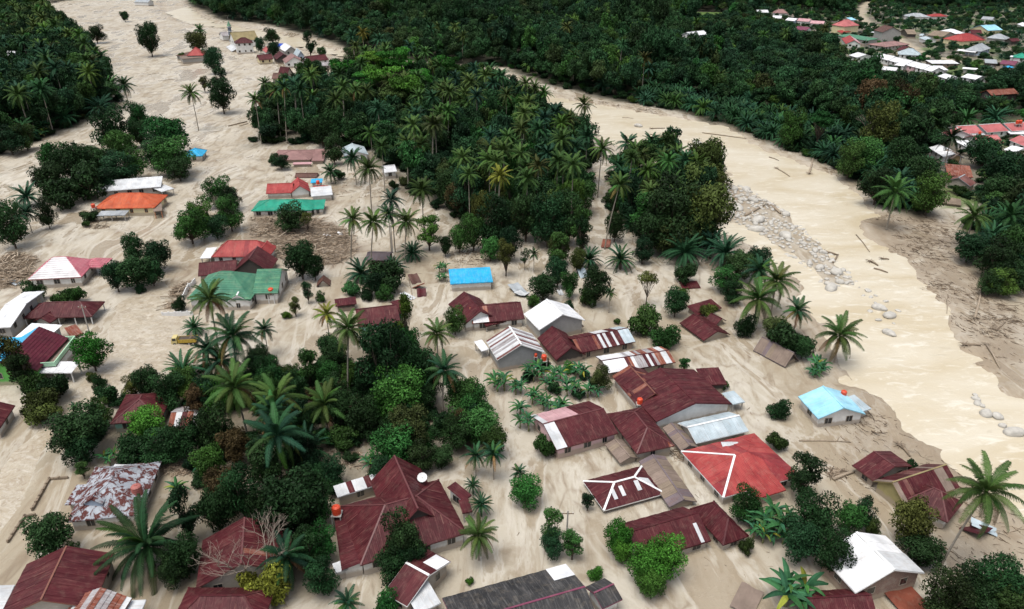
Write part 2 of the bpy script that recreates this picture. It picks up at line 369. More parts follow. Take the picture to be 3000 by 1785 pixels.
def mask(poly, soft=4.0, w_=10.0): return 1-smooth(sdf(poly, gx, gy)+wob*w_, -soft, soft)
far_l = gx < -.68*gy-200
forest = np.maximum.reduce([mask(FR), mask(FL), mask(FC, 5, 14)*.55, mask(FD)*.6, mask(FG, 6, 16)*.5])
vil = np.maximum.reduce([mask(p) for p in VIL])
forest = forest*(1-.45*vil)
outer = smooth(gy, 1080, 1160)
forest = np.maximum(forest, outer)
grass = np.maximum(mask(FIELD, 3, 4), vil*smooth(fbm(gx, gy, 18, 3, 31), .5, .62)*.8)
def polyline_d(pts, X, Y):
    d = np.full(X.shape, 1e9)
    for (ax, ay), (bx, by) in zip(pts[:-1], pts[1:]):
        ex, ey = bx-ax, by-ay; t = np.clip(((X-ax)*ex+(Y-ay)*ey)/(ex*ex+ey*ey), 0, 1)
        d = np.minimum(d, np.hypot(X-ax-t*ex, Y-ay-t*ey))
    return d
road = np.maximum.reduce([1-smooth(polyline_d(p, gx, gy), 3.0, 4.5) for p in ROADS])
dr = sdf(RIVER, gx, gy)
wet = np.exp(-np.clip(np.abs(dr+2), 0, 60)/5.0)
silt = 1-smooth(dr, 4, 40)

HEAP = gpoly([T('11', *q) for q in ((-40,90),(120,80),(480,100),(700,200),(780,330),(650,420),(560,470),(420,430),(130,400),(60,260),(-60,250))])
HEAP2 = gpoly([T('01', *q) for q in ((-60,420),(120,330),(260,380),(300,420),(230,520),(120,600),(-60,620))])
HEAP3 = gpoly([T('e', *q) for q in ((-20,1150),(200,950),(420,850),(520,880),(330,1180),(150,1350),(-30,1380))])
BANK = gpoly([T('31', *q) for q in ((690,120),(860,60),(1200,60),(1400,200),(1400,420),(1500,500),(1700,680),(1855,800),(1855,1200),(1620,1180),(1430,980),(1380,820),(1180,600),(1000,420),(800,250))])
BANKL = gpoly([T('32', *q) for q in ((700,0),(1000,190),(1300,430),(1500,560),(1855,820),(1855,1200),(1300,1300),(1100,900),(620,460),(560,200))])
heap = np.maximum.reduce([mask(HEAP, 2.5, 5), mask(HEAP2, 2, 4), mask(HEAP3, 1, 2)])
scour = np.maximum.reduce([mask(BANK, 4, 8), mask(BANKL, 4, 8)*.7, mask(BAR, 3, 5)*.25])
tan_ = np.clip(smooth(fbm(gx, gy, 26, 5, 91), .47, .66)*(1-.55*smooth(gy, 150, 260)) + .5*smooth(fbm(gx, gy, 9, 4, 95), .42, .62)*(1-smooth(gy, 95, 165)) + .55*mask(FG, 9, 18), 0, 1)
def ground_mat():
    m, nt, bs = mat('flood_mud')
    tc = N(nt, 'ShaderNodeTexCoord').outputs['Object']
    def A(n): return N(nt, 'ShaderNodeAttribute', attribute_name=n).outputs['Fac']
    big = noise(nt, tc, .022, 5, .6, .6); mid = noise(nt, mapping(nt, tc, (.55, .16, .3), (0, 0, R_(24))), .55, 6, .62, 1.1)
    fine = noise(nt, tc, 1.6, 6, .7); sm = noise(nt, tc, .16, 5, .65, .8)
    base = mixc(nt, ramp(nt, big, .36, .64), (.46, .422, .35), (.39, .345, .272))
    base = mixc(nt, math_(nt, 'MULTIPLY', A('tan'), .8), base, (.295, .245, .17))
    base = mixc(nt, math_(nt, 'MULTIPLY', ramp(nt, mid, .46, .63), .85), base, (.27, .218, .15))
    str2 = noise(nt, mapping(nt, tc, (1.0, .22, .3), (0, 0, R_(-38))), .9, 6, .65, 1.6)
    base = mixc(nt, math_(nt, 'MULTIPLY', math_(nt, 'MULTIPLY', ramp(nt, str2, .52, .66), ramp(nt, big, .42, .6), True), .7), base, (.24, .18, .125))
    base = mixc(nt, math_(nt, 'MULTIPLY', ramp(nt, sm, .56, .72), .55), base, (.515, .483, .415))
    base = mixc(nt, math_(nt, 'MULTIPLY', ramp(nt, fine, .60, .74), .5), base, (.25, .19, .135))
    for k_, (sc_, wd_, am_, rt_) in enumerate(((.055, .020, .6, 25), (.12, .034, .5, -35))):
        nn = noise(nt, mapping(nt, tc, (1.0, .45, 1), (0, 0, R_(rt_))), sc_, 3, .5, .7)
        ln = math_(nt, 'SUBTRACT', 1.0, ramp(nt, math_(nt, 'ABSOLUTE', math_(nt, 'SUBTRACT', nn, .5)), .0, wd_), True)
        gate = ramp(nt, noise(nt, tc, sc_*1.7, 2, .5), .45, .58)
        base = mixc(nt, math_(nt, 'MULTIPLY', math_(nt, 'MULTIPLY', ln, gate), am_), base, (.175, .125, .08))
    spk = N(nt, 'ShaderNodeTexVoronoi'); spk.inputs['Scale'].default_value = .55; nt.links.new(mapping(nt, tc, (1.6, .7, 1), (0, 0, R_(30))), spk.inputs['Vector'])
    s1 = math_(nt, 'SUBTRACT', 1.0, ramp(nt, spk.outputs['Distance'], .03, .11), True)
    base = mixc(nt, math_(nt, 'MULTIPLY', math_(nt, 'MULTIPLY', s1, ramp(nt, sm, .42, .6), True), .75), base, (.13, .095, .065))
    pud = noise(nt, mapping(nt, tc, (1.0, .4, 1), (0, 0, R_(18))), .085, 5, .6, 1.0)
    pf = ramp(nt, pud, .555, .60)
    base = mixc(nt, math_(nt, 'MULTIPLY', pf, .65), base, (.29, .235, .165))
    rim = math_(nt, 'MULTIPLY', ramp(nt, pud, .515, .555), math_(nt, 'SUBTRACT', 1.0, pf, True))
    base = mixc(nt, math_(nt, 'MULTIPLY', rim, .45), base, (.54, .505, .44))
    base = mixc(nt, math_(nt, 'MULTIPLY', A('heap'), .75), base, mixc(nt, fine, (.10, .07, .045), (.27, .2, .14)))
    base = mixc(nt, math_(nt, 'MULTIPLY', A('scour'), math_(nt, 'MULTIPLY', ramp(nt, sm, .28, .52), .85)), base, (.24, .19, .135))
    base = mixc(nt, math_(nt, 'MULTIPLY', A('wet'), .55), base, (.27, .205, .14))
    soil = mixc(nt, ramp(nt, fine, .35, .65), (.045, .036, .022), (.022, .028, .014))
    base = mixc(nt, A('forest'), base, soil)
    gr = mixc(nt, ramp(nt, fine, .35, .7), (.10, .17, .035), (.05, .09, .02))
    base = mixc(nt, A('grass'), base, gr)
    base = mixc(nt, A('road'), base, mixc(nt, fine, (.40, .34, .25), (.30, .25, .18)))
    nt.links.new(base, bs.inputs['Base Color'])
    ro = math_(nt, 'ADD', math_(nt, 'MULTIPLY', ramp(nt, sm, .4, .62), -.42), .78)
    ro = math_(nt, 'MAXIMUM', math_(nt, 'SUBTRACT', ro, math_(nt, 'MULTIPLY', pf, .5)), .16)
    nt.links.new(math_(nt, 'MAXIMUM', ro, math_(nt, 'MULTIPLY', A('forest'), .95)), bs.inputs['Roughness'])
    bs.inputs['Specular IOR Level'].default_value = .35
    h = math_(nt, 'ADD', math_(nt, 'MULTIPLY', mid, 1.4), math_(nt, 'ADD', fine, math_(nt, 'MULTIPLY', noise(nt, tc, 5.5, 4, .6), .35)))
    bump(nt, h, .6, .13, bs)
    return m
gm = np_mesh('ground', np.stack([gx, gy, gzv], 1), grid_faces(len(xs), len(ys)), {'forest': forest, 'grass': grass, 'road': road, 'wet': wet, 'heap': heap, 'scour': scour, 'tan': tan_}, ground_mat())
tag(link(bpy.data.objects.new('ground', gm)), kind='structure')

def water_mat(name, c1, c2, c3, sc_, rot, c4=None):
    m, nt, bs = mat(name); tc = N(nt, 'ShaderNodeTexCoord').outputs['Object']
    a = noise(nt, mapping(nt, tc, (.35, 1.0, 1), (0, 0, rot)), .10*sc_, 5, .55, 1.2)
    b = noise(nt, mapping(nt, tc, (.4, 1.0, 1), (0, 0, rot)), .75*sc_, 6, .62, .8)
    base = mixc(nt, ramp(nt, a, .35, .68), c1, c2)
    base = mixc(nt, math_(nt, 'MULTIPLY', ramp(nt, b, .54, .68), .75), base, c3)  # pale ripple crests, put into the colour
    fo = noise(nt, mapping(nt, tc, (.30, 1.0, 1), (0, 0, rot)), .33*sc_, 7, .72, 2.2)
    base = mixc(nt, math_(nt, 'MULTIPLY', ramp(nt, fo, .60, .70), .7), base, [min(.78, x*1.1) for x in c3])
    base = mixc(nt, math_(nt, 'MULTIPLY', ramp(nt, math_(nt, 'SUBTRACT', 1.0, fo), .60, .72), .55), base, [x*.82 for x in c2])
    if c4:  # ripple shading painted into the colour: dark troughs, pale crests
        d = noise(nt, tc, .55, 6, .68, 1.4); e = noise(nt, tc, 1.5, 5, .65, 1.0)
        base = mixc(nt, math_(nt, 'MULTIPLY', ramp(nt, d, .48, .64), .75), base, c4)
        base = mixc(nt, math_(nt, 'MULTIPLY', ramp(nt, e, .52, .66), .7), base, c3)
    nt.links.new(base, bs.inputs['Base Color']); bs.inputs['Roughness'].default_value = .3
    bs.inputs['Specular IOR Level'].default_value = .45
    bump(nt, math_(nt, 'ADD', b, math_(nt, 'MULTIPLY', noise(nt, tc, 2.6*sc_, 4, .6, .6), .5)), .6, .2, bs)
    return m
# the river: one water sheet inside its bed
xr = axis([(-330, 40, 6), (40, 260, 1.6)]); yr = axis([(70, 330, 1.6), (330, 1250, 8)])
WX, WY = np.meshgrid(xr, yr); fx, fy = WX.ravel(), WY.ravel()
keep_v = (sdf(RIVER, fx, fy) < 4.5)
F = grid_faces(len(xr), len(yr)); F = F[keep_v[F].all(1)]
wz = WATER_Z + (fbm(fx*1.0, fy*.45, 3.0, 3, 44)-.5)*.16
used = np.unique(F); remap = -np.ones(len(fx), int); remap[used] = np.arange(len(used))
rmesh = np_mesh('river', np.stack([fx, fy, wz], 1)[used], remap[F], None, water_mat('river_water', (.55, .495, .39), (.46, .385, .26), (.64, .605, .52), .7, R_(-50)))
tag(link(bpy.data.objects.new('river', rmesh)), kind='structure')
# brown water rushing down the village street
b0 = np.array(STREET); xr = np.arange(b0[:, 0].min(), b0[:, 0].max(), .55); yr = np.arange(b0[:, 1].min(), b0[:, 1].max(), .55)
WX, WY = np.meshgrid(xr, yr); fx, fy = WX.ravel(), WY.ravel(); ds = sdf(STREET, fx, fy)
F = grid_faces(len(xr), len(yr)); F = F[(ds < 1.5)[F].all(1)]
rip = np.abs(fbm(fx, fy*.8, 2.4, 3, 51)-.5)*2
wz = .02-.25*smooth(ds, -4, 1.2) + (.5-rip)*.6*(1-smooth(ds, -7, 0)) + (fbm(fx, fy, .9, 2, 58)-.5)*.10
used = np.unique(F); remap = -np.ones(len(fx), int); remap[used] = np.arange(len(used))
fm = np_mesh('flood_water', np.stack([fx, fy, wz], 1)[used], remap[F], None, water_mat('street_flood_water', (.425, .375, .295), (.36, .30, .215), (.53, .49, .42), 1.0, R_(60), (.265, .205, .14)))
tag(link(bpy.data.objects.new('flood_water', fm)), kind='structure')

# ------------------------------------------------------------------ buildings
def clip(poly, f):       # keep the side where f(p) >= 0, poly = list of (u,v)
    out = []
    for i in range(len(poly)):
        a, b = poly[i], poly[(i+1) % len(poly)]; fa, fb = f(a), f(b)
        if fa >= 0: out.append(a)
        if (fa >= 0) != (fb >= 0):
            t = fa/(fa-fb); out.append((a[0]+(b[0]-a[0])*t, a[1]+(b[1]-a[1])*t))
    return out
def pick(spec, r, uf):
    if isinstance(spec, list):
        for lim, m in spec:
            if uf <= lim: return pick(m, r, uf)
        return pick(spec[-1][1], r, uf)
    if spec in MIX:
        x = r.random(); a = 0
        for m, p in MIX[spec]:
            a += p
            if x <= a: return m
        return MIX[spec][-1][0]
    return spec
HOUSES = []            # (ref, cx, cy, photo box, depth)
FOOT = []              # footprints to keep plants out of
def frame(t, a, b, c, z):
    A = TP(t, *a, z); B = TP(t, *b, z); ex = (B-A); L = ex.length; ex = ex/L; ey = Vector((-ex.y, ex.x, 0))
    if isinstance(c, (int, float)): W = float(c)
    else:
        W = (TP(t, *c, z)-B).dot(ey)
        if W < 0: A, B = B, A; ex = -ex; ey = -ey; W = -W
    return A, ex, ey, L, max(W, 1.2)
def house(t, label, ref, wings, name='house', cat='house', group=None, tanks=(), near=None):
    r = random.Random(label)
    k_ = ppm(TP(t, *wings[0]['a'], 2))
    if k_ < 6.6:
        for w_ in wings: w_['z'] *= 1.22; w_['rise'] *= 1.25
    fr = [frame(t, w_['a'], w_['b'], w_['c'], w_['z']) for w_ in wings]
    A, ex, ey, L, W = fr[0]
    cen = A+ex*L/2+ey*W/2; org = Vector((cen.x, cen.y, 0)); s_ppm = ppm(cen)
    root = empty(name, org); tag(root, label, cat, group)
    if near is None: near = s_ppm > 9.0
    xs_, ys_ = [], []
    for w_, (A, ex, ey, L, W) in zip(wings, fr):
        z, rise, k = w_['z'], w_['rise'], w_['k']; spec = w_['roof']; over = w_.get('over', .45)
        def G(x, y, zz): return A+ex*x+ey*y+Vector((0, 0, zz-z)) - org
        zr = z+rise
        for (x, y, zz) in ((0, 0, z), (L, 0, z), (L, W, z), (0, W, z), (L/2, W/2, zr)):
            q = G(x, y, zz)+org; pp = proj(*q); xs_.append(pp[0]); ys_.append(pp[1])
        FOOT.append([tuple((G(x, y, z)+org)[:2]) for x, y in ((0, 0), (L, 0), (L, W), (0, W))])
        caps = []
        if k == 'gx':
            slopes = [[(0, 0, z), (L, 0, z), (L, W/2, zr), (0, W/2, zr)], [(L, W, z), (0, W, z), (0, W/2, zr), (L, W/2, zr)]]; caps = [((0, W/2, zr), (L, W/2, zr))]
        elif k == 'gy':
            slopes = [[(0, W, z), (0, 0, z), (L/2, 0, zr), (L/2, W, zr)], [(L, 0, z), (L, W, z), (L/2, W, zr), (L/2, 0, zr)]]; caps = [((L/2, 0, zr), (L/2, W, zr))]
        elif k in ('hx', 'py'):
            if L >= W and k == 'hx':
                h = min(W/2, L*.42)*w_.get('hf', 1.0); p, q = (h, W/2, zr), (L-h, W/2, zr)
                slopes = [[(0, 0, z), (L, 0, z), q, p], [(L, W, z), (0, W, z), p, q], [(0, W, z), (0, 0, z), p], [(L, 0, z), (L, W, z), q]]
            else:
                h = min(L/2, W*.42); 
                if k == 'py': h = W/2
                p, q = (L/2, h, zr), (L/2, W-h+.01, zr)
                slopes = [[(0, 0, z), (L, 0, z), p], [(L, W, z), (0, W, z), q], [(0, W, z), (0, 0, z), p, q], [(L, 0, z), (L, W, z), q, p]]
            caps = [(p, q)] if (Vector(p)-Vector(q)).length > .3 else []
            if L >= W and k == 'hx': caps += [((0, 0, z), p), ((0, W, z), p), ((L, 0, z), q), ((L, W, z), q)]
            else: caps += [((0, 0, z), p), ((L, 0, z), p), ((0, W, z), q), ((L, W, z), q)]
        elif k == 'sx':
            slopes = [[(0, 0, z), (L, 0, z), (L, W, zr), (0, W, zr)]]
        else:                      # flat
            slopes = [[(0, 0, z), (L, 0, z), (L, W, z), (0, W, z)]]
        # roof part: ridge caps and eave boards; sheets are its pieces
        rb = MB(); capm = w_.get('cap', None)
        cw = (.34 if capm == 'white' else .24) if near else .4
        for ci, (a, b) in enumerate(caps):
            if ci in w_.get('capsel', range(9)): rb.bar(G(*a), G(*b), cw, .07, lift=.035)
        for sl_ in slopes:
            rb.bar(G(*sl_[0])-Vector((0, 0, .16)), G(*sl_[1])-Vector((0, 0, .16)), .06, .15)
        if k == 'gx':
            for x in (0, L):
                for y in (0, W): rb.bar(G(x, y, z-.14), G(x, W/2, zr-.14), .06, .13)
        if k == 'gy':
            for y in (0, W):
                for x in (0, L): rb.bar(G(x, y, z-.14), G(L/2, y, zr-.14), .06, .13)
        base_m = pick(spec, r, .5)
        cm = PM['white'] if capm == 'white' else PM['capr'] if capm == 'rust' else PM['capm'] if capm == 'maroon_light' else RM[capm] if capm in RM else RM[base_m]
        roof = rb.obj('roof', cm, root)
        for si, sl_ in enumerate(slopes):
            sp = w_.get('roof2', spec) if si == 1 else w_.get('roof3', spec) if si > 1 else spec
            p0 = Vector(sl_[0]); eu = (Vector(sl_[1])-p0); eu.normalize()
            nn = eu.cross(Vector(sl_[2])-p0); nn.normalize()
            if nn.z < 0: nn = -nn
            ev = nn.cross(eu)
            uv = [((Vector(q)-p0).dot(eu), (Vector(q)-p0).dot(ev)) for q in sl_]
            um = max(q[0] for q in uv); vm = max(q[1] for q in uv); ul = min(q[0] for q in uv)
            th = .03
            def sheet(poly, mname, off, nm='sheet', slope_in=0.0, par=roof):
                if len(poly) < 3: return
                ar = sum(poly[i][0]*poly[(i+1) % len(poly)][1]-poly[(i+1) % len(poly)][0]*poly[i][1] for i in range(len(poly)))
                if abs(ar) < .02: return
                if ar < 0: poly = poly[::-1]
                v0 = min(q[1] for q in poly)
                top = []; bot = []
                for (u, v) in poly:
                    q = p0+eu*u+ev*v; o_ = off+slope_in*(v0+1-v if slope_in else 0)
                    top.append(G(*(q+nn*(o_+th)))); bot.append(G(*(q+nn*o_)))
                mb = MB(); mb.prism(bot, top); n = len(poly)
                mb.uv[:n] = [(u, v) for u, v in poly]
                mb.obj(nm, RM[mname], par, uv=True)
            if near and k != 'fl':
                if w_.get('tile'):
                    wd = .62; n = max(1, int(round(vm/wd))); wd = vm/n
                    for i in range(n):
                        pl = clip(clip(uv, lambda q: q[1]-i*wd), lambda q: (i+1)*wd+.04-q[1])
                        sheet(pl, pick(sp, r, i/n), .012, 'tile_course', .13)
                else:
                    wd = w_.get('sw', .95 if s_ppm > 12 else 1.5); n = max(1, int(round((um-ul)/wd))); wd = (um-ul)/n
                    for i in range(n):
                        a_ = ul+i*wd; pl = clip(clip(uv, lambda q: q[0]-a_+.02), lambda q: a_+wd+.02-q[0])
                        uf = (i+.5)/n
                        if si == 1 and k in ('gx', 'hx'): uf = 1-uf
                        pk_ = pick(sp, r, uf); sheet(pl, pk_, .034 if i % 2 else .0)
                        if pk_ == 'maroon' and r.random() < (.7 if 'str' in str(sp) else .4):
                            lo = r.uniform(0, .7)*vm; hi = lo+r.uniform(.12, .6)*vm; w0 = r.uniform(.05, .15)
                            pl = clip(clip(clip(clip(uv, lambda q: q[0]-a_-.03), lambda q: a_+w0-q[0]), lambda q: q[1]-lo), lambda q: min(hi, vm)-q[1])
                            sheet(pl, 'maroon_light', .068, 'lap_strip')
            else:
                mname = pick(sp, r, r.random() if not isinstance(sp, list) else .5)
                sheet(uv, mname, .0, 'roof_slope')
            for pt in w_.get('patch', ()):
                if pt[0] != si: continue
                _, u0, u1, v0, v1, mname = pt
                pl = clip(clip(clip(clip(uv, lambda q: q[0]-u0*um), lambda q: u1*um-q[0]), lambda q: q[1]-v0*vm), lambda q: v1*vm-q[1])
                sheet(pl, mname, .075, 'patch_sheet')
        if k == 'fl' and w_.get('parapet'):
            pb = MB(); hgt = .9
            for (x0, x1, y0, y1) in ((0, L, 0, .18), (0, L, W-.18, W), (0, .18, .18, W-.18), (L-.18, L, .18, W-.18)):
                if w_.get('parapet') == 'back' and y0 == 0: continue
                b_ = [G(x, y, z+.05) for x, y in ((x0, y0), (x1, y0), (x1, y1), (x0, y1))]; t_ = [q+Vector((0, 0, hgt)) for q in b_]; pb.prism(b_, t_)
            pb.obj('parapet', PM['palemint'] if w_.get('pm') != 'white' else PM['white'], root)
        wall = w_.get('wall')
        if wall:
            if wall == 'open':
                for (x, y) in [(o_x, o_y) for o_x in np.linspace(.3, L-.3, max(2, int(L/3.2)+1)) for o_y in ((.3, W-.3) if k != 'sx' or W > 3 else (.3,))]:
                    hh = z-.15 if y < W/2 or k != 'sx' else zr-.2
                    pb = MB(); pb.box(-.09, .09, -.09, .09, -1.2, hh, Matrix.Translation(G(x, y, 0)+Vector((0, 0, 0)))); pb.obj('post', PM[w_.get('postm', 'post')], root)
            else:
                wb = MB(); i_ = min(over, L*.2, W*.2); bz = -1.4; tz = z-.03
                rect = [(i_, i_), (L-i_, i_), (L-i_, W-i_), (i_, W-i_)]
                if k == 'sx':
                    top = [G(x, y, z+rise*y/W-.04) for x, y in rect]
                else: top = [G(x, y, tz) for x, y in rect]
                wb.prism([G(x, y, bz) for x, y in rect], top)
                if k == 'gx':
                    kk = rise*i_/(W/2)
                    for xa, xb in ((i_, i_+.15), (L-i_-.15, L-i_)):
                        a3 = [(xa, i_, tz-.01), (xa, W-i_, tz-.01), (xa, W/2, zr-kk*.4-.12)]; b3 = [(xb, q[1], q[2]) for q in a3]
                        wb.prism([G(*q) for q in a3], [G(*q) for q in b3])
                if k == 'gy':
                    kk = rise*i_/(L/2)
                    for ya, yb in ((i_, i_+.15), (W-i_-.15, W-i_)):
                        a3 = [(i_, ya, tz-.01), (L-i_, ya, tz-.01), (L/2, ya, zr-kk*.4-.12)]; b3 = [(q[0], yb, q[2]) for q in a3]
                        wb.prism([G(*q) for q in b3], [G(*q) for q in a3])
                wb.obj('wall', WM[wall], root)
                if w_.get('win', True) and s_ppm > 4.2 and z > 1.3:
                    sides = [((i_, i_), (L-i_, i_)), ((L-i_, i_), (L-i_, W-i_)), ((L-i_, W-i_), (i_, W-i_)), ((i_, W-i_), (i_, i_))]
                    for sa, sb in sides:
                        ga = G(sa[0], sa[1], 0); gb = G(sb[0], sb[1], 0); dd = gb-ga; ln = dd.length
                        if ln < 2.4: continue
                        dd.normalize(); no = Vector((dd.y, -dd.x, 0))
                        if no.dot(Vector((0, 0, 0))-(org+(ga+gb)/2)) < .25*(org+(ga+gb)/2).length: continue
                        storeys = [0] if z < 5 else [0, 1]
                        for stn in storeys:
                            ztop = min(z-.35, 2.3) if stn == 0 and z >= 5 else z-.42
                            nwin = max(1, int(ln/3.4))
                            for i in range(nwin):
                                c0 = ga+dd*(ln*(i+.5)/nwin+r.uniform(-.25, .25)); wh = min(1.15, ztop-.25); ww = r.choice((.8, 1.1, 1.3))
                                if wh < .35: continue
                                Mx = Matrix.Translation(c0+Vector((0, 0, ztop-wh))) @ Matrix((tuple(dd)+(0,), tuple(no)+(0,), (0, 0, 1, 0), (0, 0, 0, 1))).transposed().to_4x4()
                                fb = MB()
                                fb.box(-ww/2-.07, ww/2+.07, -.02, .06, -.07, 0, Mx); fb.box(-ww/2-.07, ww/2+.07, -.02, .06, wh, wh+.07, Mx)
                                fb.box(-ww/2-.07, -ww/2, -.02, .06, 0, wh, Mx); fb.box(ww/2, ww/2+.07, -.02, .06, 0, wh, Mx)
                                fo = fb.obj('window', PM['frame'] if wall != 'cream' else PM['orangepost'], root)
                                if s_ppm > 6:
                                    gb_ = MB(); gb_.box(-ww/2, -.03, -.02, .02, 0, wh, Mx); gb_.obj('pane', PM['glass'], fo)
                                    gb_ = MB(); gb_.box(.03, ww/2, -.02, .02, 0, wh, Mx); gb_.obj('pane', PM['glass'], fo)
                                else:
                                    gb_ = MB(); gb_.box(-ww/2, ww/2, -.02, .02, 0, wh, Mx); gb_.obj('pane', PM['glass'], fo)
    HOUSES.append((ref, org.x, org.y, (min(xs_), min(ys_), max(xs_), max(ys_)), proj(org.x, org.y, 2)[2]))
    return root
def g(a, b, c, z, rise, k, roof, wall=None, **o): return dict(a=a, b=b, c=c, z=z, rise=rise, k=k, roof=roof, wall=wall, **o)
# ---- foreground and middle of the flooded village
house('01', 'white and pink tile-roofed house with white walls beside the flooded street', 'white and pink tile-roofed house',
  [g((203,545),(590,525),(735,400),2.6,3.4,'hx','white_tile','white',tile=1,cap='pink_tile',hf=.9,roof2='pink_tile',roof3='pink_tile'), g((588,460),(748,456),(780,392),2.5,1.2,'hx','pink_tile','open',tile=1)])
house('f', 'big bright white sheet-roofed building at the left edge with grey walls', 'big white-roofed building at the left edge',
  [g((-160,640),(138,622),(285,165),3.6,1.2,'gx','white','block',cap='white'), g((255,430),(330,420),(400,205),2.2,.8,'sx','grey_blue','block')])
house('f', 'long maroon hip-roofed pavilion with white fascia and open sides in the flood', 'long maroon open pavilion',
  [g((300,512),(1205,484),(1340,292),2.1,2.0,'hx','maroon','open',cap='maroon_light',postm='white'), g((440,545),(660,568),5.0,1.9,1.0,'gy','maroon_mix','block',win=False)])
house('f', 'plain white slab-roofed house between maroon tiled roof and maroon pavilion', 'white slab-roofed house',
  [g((190,765),(600,792),(838,625),2.6,.5,'sx','white','grey')])
house('f', 'maroon tiled house with mint parapet terrace, white canopy and bright green gable wall', 'green-walled house with maroon tiles',
  [g((490,1205),(900,772),10.0,3.2,2.8,'gx','maroon_tile','green',tile=1,roof2='blue',over=.3), g((735,1140),(1005,790),4.6,2.7,.0,'fl','old_brown','white',parapet=1,win=False),
   g((455,1226),(945,1226),(1040,1096),2.3,.3,'sx','white','open',postm='white')])
house('f', 'low bright blue sheet roof at the left edge beside green-walled house', 'blue roof at the left edge', [g((-120,900),(250,880),(300,790),3.0,.6,'sx','blue','grey')])
house('f', 'small collapsed rusty red roof sheet lying beside the utility pole', 'collapsed rusty red roof', [g((930,756),(1092,706),(1012,612),.6,.5,'sx','rust','dark',win=False)], name='collapsed_roof', cat='roof')
house('e', 'red hip-roofed house with white walls and white side canopy, debris heaped behind', 'red hip-roofed house by the debris field',
  [g((830,432),(1822,428),(1895,242),2.3,3.0,'hx','red_mix','white',sw=1.3), g((1560,425),(1830,428),6.0,2.2,1.9,'gy','red','white',win=False), g((630,456),(818,450),(875,288),2.0,.25,'sx','white','open')])
house('e', 'maroon house with tall cross gable squeezed between red roof and green roof', 'maroon cross-gabled house',
  [g((595,765),(1260,708),7.5,1.5,1.8,'gx','maroon','block',win=False), g((1190,702),(1842,695),(1866,470),1.7,3.6,'gy','maroon','dark',cap='maroon_light',win=False)])
house('e', 'green tile-roofed villa with white porch gable, arch and orange water tank', 'green tile-roofed villa',
  [g((410,1166),(1510,1176),13.0,2.7,4.0,'hx','green_tile','white',tile=1,cap='green'), g((1545,1078),(1985,1066),13.0,2.8,3.2,'gx','green_tile','white',tile=1),
   g((1078,1228),(1500,1212),5.0,2.1,1.7,'gy','green_tile','white',tile=1,cap='white',over=.25)])
house('11', 'weathered purple-grey roof half hidden behind the tall coconut trunks', 'purple-grey roof behind coconut trunks', [g((790,400),(960,405),(1000,342),1.6,.9,'gx','purple_grey','dark',win=False)])
house('11', 'small brown gable roof tipped over in the mud beside two saplings', 'tipped brown gable roof', [g((440,592),(536,586),3.0,.3,1.5,'gy','brown','white',win=False)], name='collapsed_roof', cat='roof')
house('11', 'bright blue mono-pitch roof on a low white house amid mud', 'bright blue mono-pitch house', [g((1408,576),(1718,559),(1706,470),2.2,.7,'sx','blue','white',win=False)])
house('11', 'small low maroon shed beside the teal-walled maroon house', 'small maroon shed', [g((575,736),(730,718),(720,676),1.8,.3,'sx','maroon','dark',win=False)], name='shed', cat='shed')
house('11', 'maroon gable-roofed house with pale teal wall behind leaning coconut palms', 'teal-walled maroon house',
  [g((740,888),(1046,850),8.5,2.3,2.1,'gx','maroon_str','teal'), g((1042,790),(1108,772),5.0,2.2,.8,'sx','maroon','teal',win=False), g((830,945),(1000,912),2.0,1.0,.15,'sx','old_brown','yellow',win=False)])
house('11', 'L-shaped maroon house with a white L patch on its roof', 'L-shaped maroon house with white patch',
  [g((1395,720),(1512,868),7.5,2.1,2.4,'gx','maroon','white'), g((1568,862),(1946,826),8.5,2.1,1.9,'gx','maroon_str','white',patch=((0,.02,.32,.0,.36,'white'),(0,.02,.09,.36,.82,'white'))), g((1666,882),(1862,834),1.6,1.6,.25,'sx','maroon_str','open')])
house('21', 'white gable-roofed house with grey gable and brick wall behind striped roof', 'white gable house with grey gable',
  [g((85,792),(198,908),(528,836),3.3,2.5,'gx','white','block',cap='white',win=False), g((225,945),(520,880),2.5,1.4,.1,'sx','old_brown','brick',win=False)])
house('11', 'rust-striped white gable roof with grey gable wall, leftmost in the close cluster', 'rust-striped white gable house',
  [g((1668,988),(1748,1126),(2100,1080),3.1,2.6,'gx','striped','grey',cap='white',win=False,sw=.6), g((1632,1062),(1690,1048),(1650,985),1.8,.3,'sx','white','open')])
house('21', 'maroon gable house with long roof of alternating white and maroon sheets', 'maroon house with white-striped long roof',
  [g((185,967),(320,1128),(526,1078),1.6,2.2,'gx','maroon','dark',win=False), g((490,1076),(895,992),7.0,1.9,1.4,'gx',[(.4,'maroon_str'),(.82,'white_mar'),(1,'grey_blue')],'brick',sw=.6), g((480,1062),(640,1040),2.5,1.5,.8,'sx','maroon','dark',win=False)])
house('21', 'low building, white curved sheet at one end and rusty patched sheets along', 'rusty patched roof with white end',
  [g((700,1222),(1185,1142),6.5,1.8,.9,'gx',[(.3,'white'),(1,'rusty_mix')],'plank',sw=.65)])
house('21', 'large maroon double-gabled house with white front gable amid close-packed roofs', 'large maroon double-gabled house',
  [g((800,1305),(1045,1572),(1600,1450),2.4,2.0,'gx','maroon_mix','white',win=False), g((725,1242),(905,1452),7.0,2.1,1.7,'gx','maroon_str','white',cap='rust',win=False), g((1600,1448),(1688,1428),(1600,1355),1.9,.2,'sx','grey_blue','open'),
   g((1390,1310),(1560,1300),5.0,2.2,.6,'sx','maroon_str','dark',win=False)])
